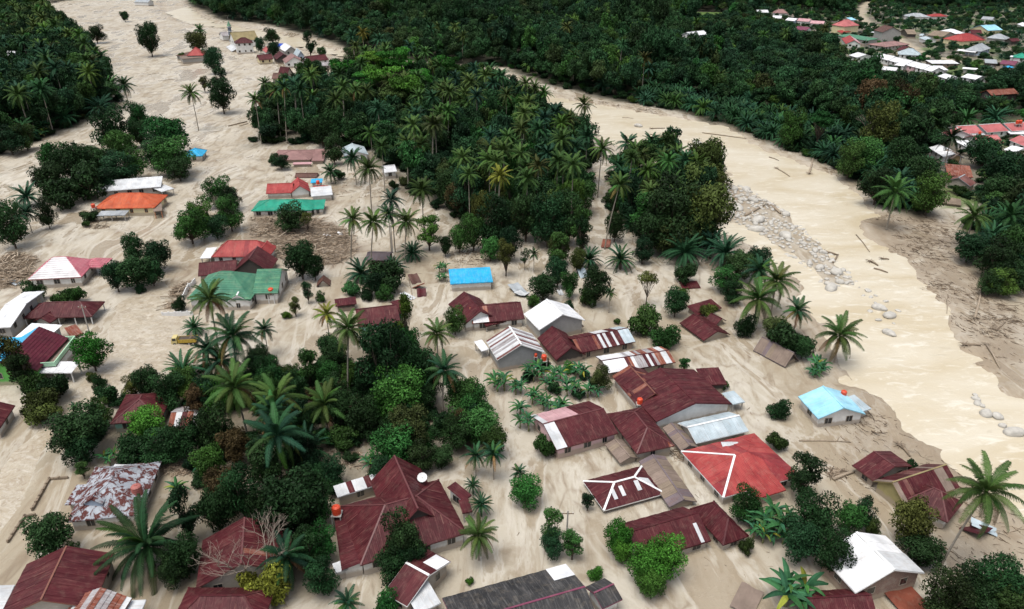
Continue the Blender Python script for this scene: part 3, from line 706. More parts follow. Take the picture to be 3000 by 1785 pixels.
house('22', 'long maroon house with pink back slope, pink wall and pale end strip', 'long maroon and pink house',
  [g((325,330),(770,208),(612,-38),2.2,1.7,'gx',[(.13,'offwhite'),(1,'maroon_mix')],'pink',roof2=[(.1,'offwhite'),(.62,'pink'),(1,'maroon')],cap='maroon_light'),
   g((690,70),(905,358),(1172,294),2.2,2.0,'hx','maroon_str','plank',cap='maroon_light')])
house('22', 'grey-brown weathered roof slumped in the mud before the maroon hip end', 'slumped grey-brown roof', [g((675,292),(785,425),(902,362),.9,.7,'gx','old_mix','plank',win=False)], name='shed', cat='shed')
house('22', 'grey-brown weathered shed roof between maroon hip and pale blue sheet roof', 'grey-brown shed', [g((1090,170),(1225,335),(1330,288),1.3,.7,'gx','old_mix','plank',win=False)], name='shed', cat='shed')
house('22', 'pale blue-grey metal roofed house with crisp ribs near the light red roof', 'pale blue-grey metal house', [g((1335,282),(1715,193),6.0,1.8,1.2,'gx','grey_blue','plank',cap='white',win=False)])
house('22', 'faded red hip roof with white ridge strips, largest red roof in the foreground', 'faded red house with white ridges',
  [g((1530,676),(2090,520),(1822,192),1.9,2.0,'hx','red_mix','white',cap='white',capsel=(1,2),sw=1.4), g((1762,690),(1985,620),4.0,1.8,.8,'sx','red','white',win=False), g((1540,345),(1665,345),2.5,2.6,.1,'sx','offwhite','open')])
house('22', 'dark maroon hip roof outlined with thick white ridges, sunk in mud', 'maroon roof with thick white ridges',
  [g((665,770),(1110,646),(942,446),.8,1.5,'hx','maroon','dark',cap='white',win=False,patch=((0,.22,.28,.3,.75,'offwhite'),(0,.36,.42,.35,.8,'offwhite'),(3,.2,.5,.3,.8,'offwhite'),(0,.62,.69,.4,.85,'offwhite')))])
house('22', 'sagging brown-grey old roof between white-ridged maroon roof and faded red house', 'sagging brown-grey roof', [g((920,412),(1140,745),(1330,690),.9,.9,'gx','old_mix','plank',win=False)])
house('22', 'maroon house with hipped right wing, standing behind bright round trees', 'maroon house behind bright round trees',
  [g((930,1140),(1442,988),(1277,732),1.6,2.0,'gx','maroon_mix','white',patch=((0,.86,.91,.02,.7,'offwhite'),)), g((1290,760),(1530,1020),(1705,946),1.6,2.3,'hx','maroon_mix','white')])
house('22', 'long dark grey roof with maroon ridge, cut by the bottom edge', 'long dark grey roof', [g((390,1160),(-505,1405),12.0,3.0,2.0,'gx','dark_grey','white',cap='purple',patch=((0,0,.17,0,.5,'white'),))])
house('22', 'small dark grey annex roof with maroon ridge beside the long dark roof', 'small dark grey annex', [g((655,1480),(800,1412),(700,1248),2.4,.8,'gx','dark_grey','white',cap='purple',win=False)], name='annex', cat='shed')
house('12', 'maroon roof with white ridge strip and white square sheet near bottom edge', 'maroon roof with white square sheet',
  [g((925,1366),(1095,1465),9.0,2.5,1.4,'gx','maroon_mix','plank',cap='white',patch=((1,.0,.6,.05,.65,'white'),)), g((1165,1520),(1340,1440),5.0,2.2,.5,'sx','offwhite','plank')])
house('12', 'biggest maroon villa with tall crossing gables and white walls', 'biggest maroon villa',
  [g((758,1166),(1527,932),(1415,520),2.5,3.5,'hx','maroon_mix','white',cap='maroon_light',hf=.85), g((830,560),(985,965),8.0,2.7,3.8,'gx','maroon_mix','dark',cap='maroon_light',win=False),
   g((560,770),(622,1204),3.2,2.0,.7,'sx','maroon','white'), g((590,674),(935,565),(895,508),2.1,.5,'sx',[(.28,'offwhite'),(.42,'maroon'),(.6,'offwhite'),(.7,'maroon'),(1,'offwhite')],'plank'),
   g((1500,702),(1562,658),(1530,525),2.2,.6,'sx','maroon','white'), g((1495,790),(1568,775),(1540,690),2.0,.3,'sx','maroon','open'), g((575,1224),(668,1192),(645,1132),1.7,.2,'sx','offwhite','white',win=False)])
house('32', 'white sheet-roofed brick house near bottom right corner', 'white-roofed brick house',
  [g((375,1082),(636,1368),(1122,1214),3.0,2.3,'gx','white','brick',cap='white',sw=1.6,patch=((1,.0,.5,.0,.96,'offwhite'),))])
house('32', 'wrecked maroon and yellow-gabled house by the river bank with blue sheet', 'wrecked yellow-gabled house',
  [g((612,442),(766,556),8.5,1.6,1.4,'gx','maroon_str','plank',cap='maroon_light'), g((985,700),(1300,855),(1480,742),2.0,2.3,'hx','maroon_str','white',cap='maroon_light'), g((766,556),(995,738),(1400,610),1.9,2.1,'gy','maroon_brown','yellow',cap='tan_olive',win=False)])
house('32', 'maroon roof corner poking in at the bottom edge below brick house', 'maroon roof at the bottom edge', [g((330,1590),(800,1560),5.0,1.6,1.6,'gx','maroon','dark',win=False)])
house('31', 'light blue roofed white house at the river edge', 'light blue-roofed house', [g((220,1390),(365,1552),(682,1492),2.3,1.8,'gx','light_blue','white',cap='light_blue',sw=2.2), g((680,1500),(748,1478),(640,1388),1.8,.5,'sx','grey_blue','white',win=False)])
house('31', 'collapsed grey thatched hut tilted on the mud by dark bushes', 'collapsed thatched hut', [g((-105,1055),(125,1176),4.2,.3,2.5,'gx','old_mix','dark',win=False)], name='hut', cat='hut')
house('21', 'small loose maroon roof panel lying flat beside a round bush', 'loose maroon roof panel', [g((1235,607),(1368,602),(1353,560),.25,.3,'sx','maroon_str','dark',win=False)], name='collapsed_roof', cat='roof')
house('21', 'tilted maroon lean-to roof above the wrecked gable near the river palms', 'tilted maroon lean-to', [g((1340,802),(1520,748),(1482,690),.8,.7,'sx','maroon_str','plank',win=False)], name='shed', cat='shed')
house('21', 'wrecked maroon gable roof with open front listing in mud', 'wrecked maroon gable roof', [g((1215,857),(1390,985),(1556,923),.7,1.5,'gx','maroon_str','plank',win=False), g((1400,830),(1480,870),(1532,830),.8,1.0,'gx','maroon_str','plank',win=False)])
house('21', 'tiny rusty red roof scrap at the foot of a leaning palm', 'tiny rusty red roof', [g((645,306),(706,311),(722,265),.3,.5,'sx','rust','dark',win=False)], name='collapsed_roof', cat='roof')
house('02', 'maroon roof with white wall and dark windows at the left edge', 'maroon house at the left edge', [g((-5,176),(108,8),8.0,2.3,2.0,'gx','maroon','white')])
house('02', 'maroon hip-roofed house with teal band wall between clipped round trees', 'teal-banded maroon house', [g((800,142),(1165,112),9.0,2.2,2.1,'hx','maroon_mix','teal',cap='maroon_light'), g((1215,165),(1425,150),6.0,1.7,1.0,'gx','rusty_mix','brick',win=False)])
house('02', 'patchy rusty white cross-gabled house with blue gable and red tank', 'patchy rusty house with blue gable',
  [g((690,458),(482,852),10.0,2.2,2.6,'hx','patchy','white',cap='patchy'), g((468,726),(605,722),(640,592),2.0,.3,'sx','patchy','plank',win=False), g((1000,590),(1075,445),5.0,2.0,.7,'sx','rusty_mix','plank',win=False), g((600,722),(740,722),1.6,3.6,.9,'gy','patchy','blue',win=False,over=.1)])
house('02', 'maroon and white sheet roof in the bottom left corner', 'maroon and white roof in the bottom left corner',
  [g((195,1158),(-15,1560),11.0,3.0,2.3,'gx',[(1,'maroon_str')],'plank',roof2='maroon',cap='rust'), g((640,1530),(748,1192),8.0,2.4,1.0,'sx','offwhite','plank'), g((-20,1570),(108,1310),4.0,2.0,.6,'sx','offwhite','plank')])
house('02', 'small rusty chequered roof with white side sheet in the bottom left', 'rusty chequered roof', [g((565,1392),(440,1570),7.0,2.9,1.7,'gx','rusty_mix','plank',cap='rust',tile=1), g((1000,1570),(1058,1416),4.5,2.2,.4,'sx','offwhite','plank')])
house('02', 'dark maroon house under bare branches at the bottom edge', 'dark maroon house under bare branches', [g((1470,985),(1420,1335),12.0,2.5,2.8,'gx','maroon_str','plank',cap='maroon_light'), g((1235,1600),(1900,1600),(1790,1330),2.5,1.8,'hx','maroon','plank')])
house('10', 'faded pinkish-brown hip roof sunk in mud near the tree line', 'faded pinkish-brown roof', [g((100,1162),(396,1158),(382,1085),1.2,1.6,'hx','pink_brown','plank',win=False), g((400,1168),(490,1165),(474,1090),1.3,.5,'sx','pink_brown','plank',win=False), g((265,1192),(400,1189),1.8,1.1,.2,'sx','pink','plank',win=False)])
house('10', 'pale grey-blue peaked roof tucked among coconut palms', 'pale grey-blue peaked house', [g((640,1135),(815,1120),(790,1062),2.5,1.6,'gy','grey_blue','white')])
house('10', 'collapsed brown roof lying behind the red-roofed house', 'collapsed brown roof', [g((280,1287),(440,1287),4.0,.3,.9,'gx','brown','dark',win=False)], name='collapsed_roof', cat='roof')
house('10', 'red-roofed house with white gable and patched side roofs behind teal roof', 'red-roofed house behind the teal roof',
  [g((72,1404),(262,1397),8.0,1.9,1.9,'gx','red_mix','white',win=False), g((250,1402),(393,1388),9.0,1.9,2.2,'gy','red_mix','white',win=False), g((395,1392),(505,1390),(500,1352),1.8,.3,'sx','red_mix','white',win=False), g((400,1425),(556,1412),(562,1352),2.0,.3,'sx','offwhite','white',win=False), g((395,1326),(480,1322),(476,1298),2.2,.2,'sx','blue','white',win=False)])
house('10', 'teal green hip-roofed white house at the edge of the debris', 'teal-roofed house', [g((-35,1530),(405,1524),9.0,2.1,1.9,'hx','teal','white'), g((405,1518),(492,1514),(488,1456),2.0,.4,'sx','teal','white')])
house('10', 'small white house glimpsed behind palm trunks', 'small white house behind palms', [g((930,1252),(1022,1242),6.0,2.4,1.4,'gx','white','white')])
house('00', 'red pyramid roof rising above grey block walls with brown side roof', 'red pyramid-roofed block house', [g((1318,428),(1478,416),11.0,2.6,.0,'fl','old_brown','block',win=False), g((1352,405),(1474,402),10.0,3.2,3.4,'hx','red','block',win=False), g((1272,402),(1365,408),(1356,365),2.6,.5,'sx','brown','block',win=False)])
house('00', 'bright blue hip roof partly hidden by the big leafy tree', 'bright blue hip-roofed house', [g((1330,1136),(1466,1131),(1512,1088),2.1,1.8,'hx','blue','white')])
house('00', 'long white-roofed building behind the orange roof', 'long white building', [g((690,1393),(1166,1354),(1238,1300),3.0,1.3,'sx','offwhite','block'), g((1170,1392),(1262,1366),(1286,1318),2.3,.3,'sx','offwhite','open')])
house('01', 'orange hip-roofed cream house with grey awning and orange-posted porch', 'orange hip-roofed house', [g((675,30),(1118,22),(1170,-69),2.6,2.8,'hx','orange','cream',sw=1.3), g((700,80),(905,76),(918,48),1.9,.25,'sx','grey','open'), g((1112,50),(1175,42),(1222,-15),2.3,.0,'fl','old_brown','open',postm='orangepost')])
house('d', 'mosque hall with broad faded olive-tan roof at the river bank', 'olive-roofed mosque', [g((475,396),(872,364),13.0,4.0,4.0,'gx','tan_olive','white')], name='mosque', cat='mosque')
house('d', 'two-storey white house with maroon hip roof in front of the mosque', 'two-storey house by the mosque', [g((495,432),(787,416),9.0,5.6,2.3,'hx','maroon','white')])
house('d', 'small white gabled house with rust-streaked roof left of the minaret', 'small white house by the minaret', [g((285,312),(402,302),8.0,3.0,1.8,'gx','rusty_mix','white')])
house('d', 'pale tilted roof fallen onto the mud before the two-storey house', 'pale fallen roof', [g((345,488),(436,562),(546,488),.3,1.3,'gx','offwhite','dark',win=False)], name='collapsed_roof', cat='roof')
house('d', 'long low maroon house, leftmost of the riverside cluster', 'leftmost maroon house of the riverside cluster', [g((878,702),(1112,684),8.0,2.3,2.0,'gx','maroon','cream')])
house('d', 'maroon gabled house with dark open front in the riverside cluster', 'dark-fronted maroon gable house', [g((1105,642),(1166,692),(1352,634),2.4,2.3,'gx','maroon','dark')])
house('d', 'white and blue roofed house with grey gable at the rear of the riverside cluster', 'white and blue roofed house', [g((1200,502),(1302,562),(1512,546),3.0,2.3,'gx','white','block'), g((1165,492),(1250,490),(1286,440),3.0,.3,'sx','deep_blue','white',win=False)])
house('d', 'pink-trimmed gabled house with white block walls, front of the riverside cluster', 'pink-trimmed white-walled house', [g((1262,690),(1306,752),(1622,738),2.4,2.6,'gx','pink_brown','white')])
house('d', 'small pale blue gabled house squeezed inside the riverside cluster', 'pale blue gable house', [g((1440,592),(1506,642),(1656,656),2.6,2.4,'gx','grey_blue','blue')])
house('d', 'long maroon ribbed roof at the right of the riverside cluster', 'long ribbed maroon roof', [g((1690,732),(2016,692),9.0,2.5,2.1,'gx','maroon','white')])
house('d', 'patchy rust and white roofed shed below the long ribbed maroon roof', 'patchy rust shed', [g((1840,802),(2062,782),6.0,2.0,1.2,'gx','rust_pale','block')], name='shed', cat='shed')
house('d', 'small rust-red shed at the right end of the riverside cluster', 'small rust-red shed', [g((2120,792),(2204,774),(2204,715),2.0,.5,'sx','rust','dark')], name='shed', cat='shed')
house('d', 'small faded red roof peeking from behind a round tree near the mosque', 'small faded red roof', [g((930,528),(990,582),5.0,2.3,1.5,'gx','red_pink','white')])
house('d', 'maroon house with upswept spire gable behind the coconut row', 'spire-gabled maroon house', [g((1085,1002),(1310,1004),7.0,2.4,1.8,'gx','brown','plank'), g((1320,1004),(1475,970),7.0,2.4,4.2,'gy','maroon','plank')])
house('00', 'distant grey roof beside the far river bend at the top edge', 'distant grey roof', [g((970,16),(1072,19),9.0,3.0,1.6,'gx','grey','white')])
house('00', 'white roof glimpsed deep inside the left plantation', 'white roof in the left plantation', [g((18,402),(84,406),8.0,7.0,1.5,'gx','white','white')])
house('20', 'white roof glimpsed in the dark forest beyond the river', 'white roof in the forest', [g((1300,262),(1422,248),9.0,8.0,1.5,'gx','white','white')])
house('20', 'grey roof beside the small green field', 'grey roof by the green field', [g((1780,92),(1862,92),9.0,3.0,1.5,'gx','offwhite','white')])
# ---- village across the river
house('a', 'faded brown hip roof at the upper left of the far village', 'faded brown far house', [g((80,190),(290,195),9.0,3.0,2.4,'hx','pink_brown','white')])
house('a', 'white row house at the left end of the far pink-roofed row', 'white row house', [g((60,262),(190,268),8.0,3.0,1.3,'gx','white','white')], name='row_house')
house('a', 'white row house with blue side wall next to pink row houses', 'white row house with blue side', [g((250,292),(385,306),8.0,3.0,1.3,'gx','white','blue')], name='row_house')
house('a', 'left one of two pink-roofed white row houses in the far village', 'left pink-roofed row house', [g((412,302),(592,318),8.0,3.0,1.4,'gx','pink','white')], name='row_house')
house('a', 'right one of two pink-roofed white row houses in the far village', 'right pink-roofed row house', [g((606,338),(804,350),8.0,3.0,1.4,'gx','pink','white')], name='row_house')
house('a', 'dusky pink roof half hidden by trees below the pink row houses', 'dusky pink roof', [g((385,425),(562,444),8.0,3.2,1.6,'gx','purple','white')])
house('a', 'two-storey cream house with salmon-red pyramid roof and red lower roof', 'salmon-roofed two-storey house', [g((920,362),(1118,388),(1236,356),6.0,3.2,'hx','red_pink','cream'), g((1062,482),(1204,458),4.0,2.8,1.0,'sx','red','cream')])
house('a', 'tiny light blue roof above the salmon-roofed house', 'tiny light blue roof', [g((1200,292),(1282,288),6.0,3.0,1.0,'sx','light_blue','white')])
house('a', 'two-storey unfinished house with brown roof and bare grey gable', 'unfinished two-storey house', [g((1530,438),(1660,472),(1816,436),6.5,2.8,'gx','brown','block'), g((1490,470),(1600,480),3.0,4.0,.2,'sx','offwhite','block')])
house('a', 'flat green metal roof beside the unfinished house', 'green metal roof', [g((1425,592),(1605,563),(1437,470),2.8,.8,'sx','green','block')])
house('a', 'house with one red and one pink roof slope by dark trees', 'red and pink sloped house', [g((1065,562),(1130,636),(1302,592),3.0,2.0,'gx','red','white',roof2='pink')])
house('a', 'brown and tan hip roof below the unfinished house', 'brown and tan hip roof', [g((1440,642),(1700,682),(1840,612),3.0,1.4,'hx','pink_brown','block')])
house('a', 'lone white roof ringed by forest left of the white terrace', 'lone white roof', [g((1170,802),(1290,836),(1356,778),3.0,1.3,'gx','white','white')])
for i_ in range(7):
    x0, y0 = T('a', 1500, 815); x1, y1 = T('b', 520, 1040)
    f0, f1 = i_/7, (i_+.94)/7
    ordn = ['first', 'second', 'third', 'fourth', 'fifth', 'sixth', 'seventh'][i_]
    house('n', 'white-roofed terrace house, %s from the left in the long diagonal row' % ordn, 'white terrace', [g((x0+(x1-x0)*f0, y0+(y1-y0)*f0), (x0+(x1-x0)*f1, y0+(y1-y0)*f1), 9.0, 3.0, 1.5+.12*(i_ % 2), 'gx', 'white', 'pink' if i_ == 4 else 'white')], name='row_house', group='white terrace houses of the far village')
house('a', 'white annex in front of the left half of the white terrace', 'white annex of the terrace', [g((1640,1008),(1850,1030),7.0,3.0,1.0,'gx','white','white')])
house('b', 'white porch roof below the middle of the white terrace', 'white porch roof', [g((-20,945),(120,960),4.0,2.6,.4,'sx','white','white')])
house('b', 'grey roof high on the wooded slope beside the dirt road', 'grey roof on the wooded slope', [g((80,222),(190,248),(256,192),3.0,2.0,'hx','grey','white')])
house('b', 'small bright red roof alone in trees at the far top', 'small bright red far roof', [g((425,224),(522,242),(562,204),3.0,1.4,'hx','red','white')])
house('b', 'weathered grey roof with a rusty edge near the top right corner', 'weathered grey far roof', [g((1230,276),(1392,290),7.0,3.0,1.5,'gx','grey','white')])
house('b', 'cream gabled house with pale blue roof in the far village', 'cream gabled far house', [g((1085,408),(1336,446),(1366,408),3.8,2.3,'gy','light_blue','cream')])
house('b', 'broad plain white hip roof behind the red village roof', 'white hip roof', [g((605,455),(812,494),(902,468),3.0,1.9,'hx','white','white')])
house('b', 'grey-tan plank roof left of the big red village roof', 'grey-tan plank roof', [g((450,510),(682,534),(752,484),2.8,1.9,'gx','old_mix','plank')])
house('b', 'small thatched roof beside the pole at the dirt road', 'small thatched roof', [g((165,495),(302,498),(352,455),2.6,1.8,'gx','thatch','dark')])
house('b', 'small pale grey twin roofs left of the plank roof', 'pale grey twin roofs', [g((330,550),(420,582),(492,548),2.6,1.0,'gx','grey_blue','white'), g((335,515),(385,520),5.0,2.6,.8,'gx','grey_blue','white')])
house('b', 'biggest red hip-roofed cream house in the far village', 'biggest red village house', [g((680,560),(946,604),(1146,558),3.2,3.2,'hx','red','cream')])
house('b', 'dark maroon roof directly below the cream gabled house', 'dark maroon far roof', [g((1090,482),(1250,486),8.0,2.8,1.6,'gx','maroon','block')])
house('b', 'wide dark maroon roof right of the big red village roof', 'wide maroon far roof', [g((1135,558),(1292,556),(1352,488),2.8,1.4,'gx','maroon','block')])
house('b', 'grey hip roof with block walls behind palm leaves in the far village', 'grey hip-roofed far house', [g((1310,550),(1592,574),(1666,550),3.0,2.2,'hx','grey','block')])
house('b', 'low maroon roof at the far right of the village', 'low maroon far roof', [g((1680,604),(1806,596),6.0,2.6,1.3,'gx','maroon','dark')])
house('b', 'silver-grey pyramid-roofed house with white porch over blue shade', 'silver-grey house with white porch', [g((1000,724),(1232,748),(1366,700),3.0,2.6,'hx','grey','blue'), g((880,734),(1152,762),4.0,2.5,.4,'sx','white','open')])
house('b', 'green-roofed two-storey white house at the right edge', 'green-roofed white house', [g((1700,834),(1920,850),9.0,5.2,1.8,'hx','teal','white'), g((1650,825),(1710,830),4.0,4.6,.2,'sx','white','white',win=False)])
house('b', 'grey lean-to shop roof by the parked car', 'grey shop by the parked car', [g((1290,912),(1472,924),(1512,886),2.5,.5,'sx','grey','dark')], name='shop', cat='shop')
house('b', 'purple-red shop roof with a blue tarp at the right edge', 'purple-red shop', [g((1500,926),(1722,948),(1822,910),2.8,1.1,'gx','purple','plank'), g((1620,994),(1712,976),3.0,2.0,.4,'sx','blue','open')], name='shop', cat='shop')
house('b', 'cream house with small dark red roof above grey hip roof', 'cream house with dark red roof', [g((0,722),(80,734),(188,698),3.0,1.6,'gx','maroon','cream')])
house('b', 'large blue-grey hip roof behind the right half of the terrace', 'large blue-grey hip roof', [g((35,790),(372,808),11.0,3.2,2.6,'hx','grey_blue','white')])
house('b', 'long flat white roof over brick walls beside the dirt road', 'long flat white roof', [g((520,922),(922,924),(840,888),2.8,.4,'sx','white','brick')])
house('b', 'narrow white roadside awning next to the dirt road', 'narrow white awning', [g((960,996),(1180,1014),3.5,2.6,.3,'sx','white','block')], name='awning', cat='awning')
house('b', 'small white sheet roof under the long flat white roof', 'small white sheet roof', [g((620,1014),(762,1018),(812,972),2.8,.4,'sx','white','block')])
house('b', 'white roof behind treetops, left of the lowest pair in the village', 'left low white roof', [g((600,1104),(762,1152),8.0,3.0,1.0,'gx','white','white')])
house('b', 'white roof behind treetops, right of the lowest pair in the village', 'right low white roof', [g((940,1116),(1152,1154),(1186,1106),3.0,1.0,'gx','white','white')])
house('b', 'rusty brown roof buried in greenery at the right edge', 'rusty brown buried roof', [g((1385,1384),(1782,1356),7.0,3.6,1.4,'gx','rust','dark')])
house('b', 'white roof scrap near the top of the right edge', 'white far-right roof', [g((1755,350),(1842,384),7.0,3.0,1.2,'gx','white','white')])
for nm_, a_, b_ in (('leftmost and smallest', (672,434), (752,482)), ('second from the left', (980,458), (1266,443)), ('third from the left', (1322,438), (1636,414)), ('rightmost', (1682,418), (1995,398))):
    house('c', 'red-roofed row house, %s in the red terrace' % nm_, 'red terrace', [g(a_, b_, 10.0, 3.1, 1.9, 'gx', 'red_pink', 'white', cap='white')], name='row_house', group='red terrace houses')
house('c', 'white awning below the second red terrace house', 'left white terrace awning', [g((970,514),(1362,504),(1332,462),2.4,.3,'sx','white','dark')], name='awning', cat='awning')
house('c', 'white awning below the rightmost red terrace house', 'right white terrace awning', [g((1655,458),(1995,462),3.5,2.4,.3,'sx','white','dark')], name='awning', cat='awning')
house('c', 'red roof behind a palm below the red terrace', 'red roof behind a palm', [g((1200,594),(1562,584),9.0,3.0,1.8,'gx','red_pink','white'), g((1010,640),(1200,625),6.0,2.6,.5,'sx','white','white')])
house('c', 'red roof with white eave strip at the right edge below the terrace', 'right-edge red roof', [g((1640,548),(1880,644),8.0,3.0,1.9,'gx','red_pink','white',cap='white')])
house('c', 'white sheet roof at the right edge amid dark treetops', 'right-edge white roof', [g((1560,684),(1735,722),6.0,2.6,.6,'sx','white','white')])
house('c', 'white roof showing through trees left of the thatched barn', 'white roof through trees', [g((470,655),(692,792),7.0,3.0,1.2,'gx','white','white')])
house('c', 'tan-walled barn with dark brown peaked roof', 'tan-walled barn', [g((810,822),(986,808),6.0,2.6,1.8,'gy','old_brown','tan',win=False)], name='barn', cat='barn')
house('c', 'rust-striped maroon roof behind the grey plank house', 'rust-striped maroon roof', [g((745,1054),(1122,1092),(1206,970),2.7,.8,'sx','rust','plank',win=False)], near=True)
house('c', 'grey gabled plank house with striped sheet roof on the far bank', 'grey plank house', [g((700,1135),(1078,1218),(1162,1170),2.4,1.9,'gy','grey_str','plank',win=False)])
house('c', 'low plank-roofed platform on the mud below the grey plank house', 'plank-roofed platform', [g((550,1442),(950,1492),(962,1420),.8,.3,'sx','thatch','plank',win=False)])
# ------------------------------------------------------------------ plants
def crown_mesh(name, seed, lobes, nleaf, size):
    """lobes: list of (centre, radii); leaf-sized diamonds spread through every lobe's shell"""
    r = np.random.default_rng(seed); V = []; tints = []
    vol = np.array([l[1][0]*l[1][1] for l in lobes]); cnt = (vol/vol.sum()*nleaf).astype(int)
    for (c, rad), n in zip(lobes, cnt):
        lt = r.uniform(.05, .7)
        d = r.normal(size=(n, 3)); d[:, 2] += .25; d /= np.linalg.norm(d, axis=1)[:, None]
        rr = r.uniform(.45, 1.08, n)**.6
        wob_ = 1+.22*np.sin(d[:, 0]*5+seed+c[0]*3)*np.cos(d[:, 1]*6+c[1]*2)
        p = np.array(c)+d*np.array(rad)*(rr*wob_)[:, None]
        nn = d*.7+r.normal(size=(n, 3))*.65+np.array([0, 0, .45]); nn /= np.linalg.norm(nn, axis=1)[:, None]
        t = np.cross(nn, r.normal(size=(n, 3))); t /= np.linalg.norm(t, axis=1)[:, None]; b = np.cross(nn, t)
        s = size*r.uniform(.6, 1.35, n)[:, None]
        quad = np.stack([p-t*s, p-b*s*.55+nn*s*.12, p+t*s, p+b*s*.55+nn*s*.12], 1); V.append(quad.reshape(-1, 3))
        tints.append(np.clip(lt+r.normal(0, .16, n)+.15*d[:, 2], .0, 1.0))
    V = np.concatenate(V); F = np.arange(len(V)).reshape(-1, 4)
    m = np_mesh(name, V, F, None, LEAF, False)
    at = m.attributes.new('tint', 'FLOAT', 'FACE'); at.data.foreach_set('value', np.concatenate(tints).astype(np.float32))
    return m
def limb_mesh(name, seed, h, top_pts, r0=.22, mat_='bark', fork=.45):
    r = random.Random(seed); mb = MB(); bend = (r.uniform(-.25, .25), r.uniform(-.25, .25))
    fk = Vector((bend[0], bend[1], h*fork))
    mb.tube([(0, 0, -1.0), (bend[0]*.3, bend[1]*.3, h*fork*.5), fk, fk+Vector((bend[0], bend[1], h*.25))], [r0*1.3, r0, r0*.8, r0*.3], 7)
    for p in top_pts:
        p = Vector(p); mid = fk.lerp(p, .55)+Vector((r.uniform(-.3, .3), r.uniform(-.3, .3), -.25))
        mb.tube([fk-Vector((0, 0, r.uniform(0, h*.12))), mid, p], [r0*.55, r0*.35, r0*.1], 5)
        for _ in range(2):
            q = mid.lerp(p, .4)+Vector((r.uniform(-1, 1), r.uniform(-1, 1), r.uniform(.1, .8)))
            mb.tube([mid, q], [r0*.25, r0*.06], 4)
    return mb.mesh(name, PM[mat_], smooth=True)
def lobes_of(seed, R, zc, rz, n, lobe=.42, flat=1.0):
    r = random.Random(seed); L = []
    for i in range(n):
        a = i*2.399+r.uniform(-.4, .4); u = math.sqrt((i+.5)/n); v = r.uniform(-.9, 1.0)*math.sqrt(max(0, 1-u*u*.7))
        k_ = r.uniform(.62, .9); c = (R*k_*u*math.cos(a), R*k_*u*math.sin(a), zc+rz*.72*v)
        s = lobe*r.uniform(.55, 1.25); L.append((c, (R*s, R*s*r.uniform(.85, 1.15), min(rz, R)*s*.8*flat)))
    return L
BROAD = {}      # kind -> list of (crown mesh, trunk mesh, R, zc)
def broad(kind, seed, R, zc, rz, n, leaves, size, r0=.22, lobe=.42, flat=1.0, fork=.45, nm='crown'):
    L = lobes_of(seed, R, zc, rz, n, lobe, flat)
    cm = crown_mesh(nm, seed, L, leaves, size); tm = limb_mesh('trunk', seed, zc, [l[0] for l in L], r0, fork=fork)
    BROAD.setdefault(kind, []).append((cm, tm, R, zc))
for s_ in range(4): broad('round', 11+s_, 4.0, 4.7, 5.0, 27, 7500, .21, lobe=.40, fork=.3)
for s_ in range(3): broad('wide', 31+s_, 5.0, 7.5, 2.4, 22, 6500, .22, .26, .34, .8, .5)
for s_ in range(3): broad('tall', 41+s_, 2.4, 6.4, 6.2, 18, 4800, .19, .2, .46, 1.2, .25)
for s_ in range(2): broad('sparse', 51+s_, 3.2, 6.0, 3.4, 13, 1900, .20, .17, .30)
for s_ in range(3): broad('bush', 61+s_, 2.0, 1.35, 1.7, 14, 3400, .15, .1, .44, 1.0, .2)
FARB = []
for s_ in range(5):     # lighter-weight crowns for the far forest
    L = lobes_of(80+s_, 4.2, 7.5 if s_ % 2 else 6.2, 3.6, 14, .45)
    FARB.append((crown_mesh('far_crown', 80+s_, L, 2400, .34), 4.2))

def frond_mesh(name, length, rise, droop, nl, leaf, hang, wd, seed, curl=0.0):
    r = random.Random(seed); mb = MB(); tint = []
    def c(s): return Vector((length*(s-.12*curl*s*s), 0, length*(rise*s-droop*s*s)))
    st = 7
    for i in range(st):
        a, b = c(i/st), c((i+1)/st); w0 = .06*(1-i/st)+.012; w1 = .06*(1-(i+1)/st)+.012
        mb.face([a+Vector((0, -w0, .02)), b+Vector((0, -w1, .02)), b+Vector((0, w1, .02)), a+Vector((0, w0, .02))]); tint.append(.75)
    for i in range(nl):
        s = .10+.9*(i+.5)/nl; p = c(s); t = (c(min(1, s+.02))-c(s-.02)).normalized()
        ll = leaf*(.35+1.0*math.sin(math.pi*min(1, s*.92+.06))**.8)*r.uniform(.85, 1.1)
        for sd_ in (-1, 1):
            out = (Vector((0, sd_, 0))*.86+t*(.42+.35*s)).normalized(); dn = Vector((0, 0, -1))
            h_ = hang*r.uniform(.7, 1.25)
            m_ = p+out*ll*.5+dn*ll*.10*h_; e = p+out*ll*(1-.25*h_)+dn*ll*.52*h_
            wv = t*wd*.5
            mb.face([p-wv, p+wv, m_+wv*1.1, m_-wv*1.1]); mb.face([m_-wv*1.1, m_+wv*1.1, e+wv*.2, e-wv*.2])
            tn = min(1, max(0, .45+r.uniform(-.2, .2))); tint += [tn, tn*.85]
    return mb, tint
def rot_mesh(mb, M): return [tuple(M @ Vector(v)) for v in mb.v]
FR_ = {}
for kd, (ln, leaf, wd, nl) in {'coco': (4.4, .70, .10, 36), 'oil': (4.6, .47, .09, 42)}.items():
    FR_[kd] = [frond_mesh('frond', ln, .75, .55, nl, leaf, .75, wd, 1), frond_mesh('frond', ln, .55, .85, nl, leaf, 1.0, wd, 2), frond_mesh('frond', ln*.95, .25, .95, nl, leaf, 1.15, wd, 3, .8)]
FRM = {k: [mb.mesh('frond', LEAF, tint=t) for mb, t in v] for k, v in FR_.items()}
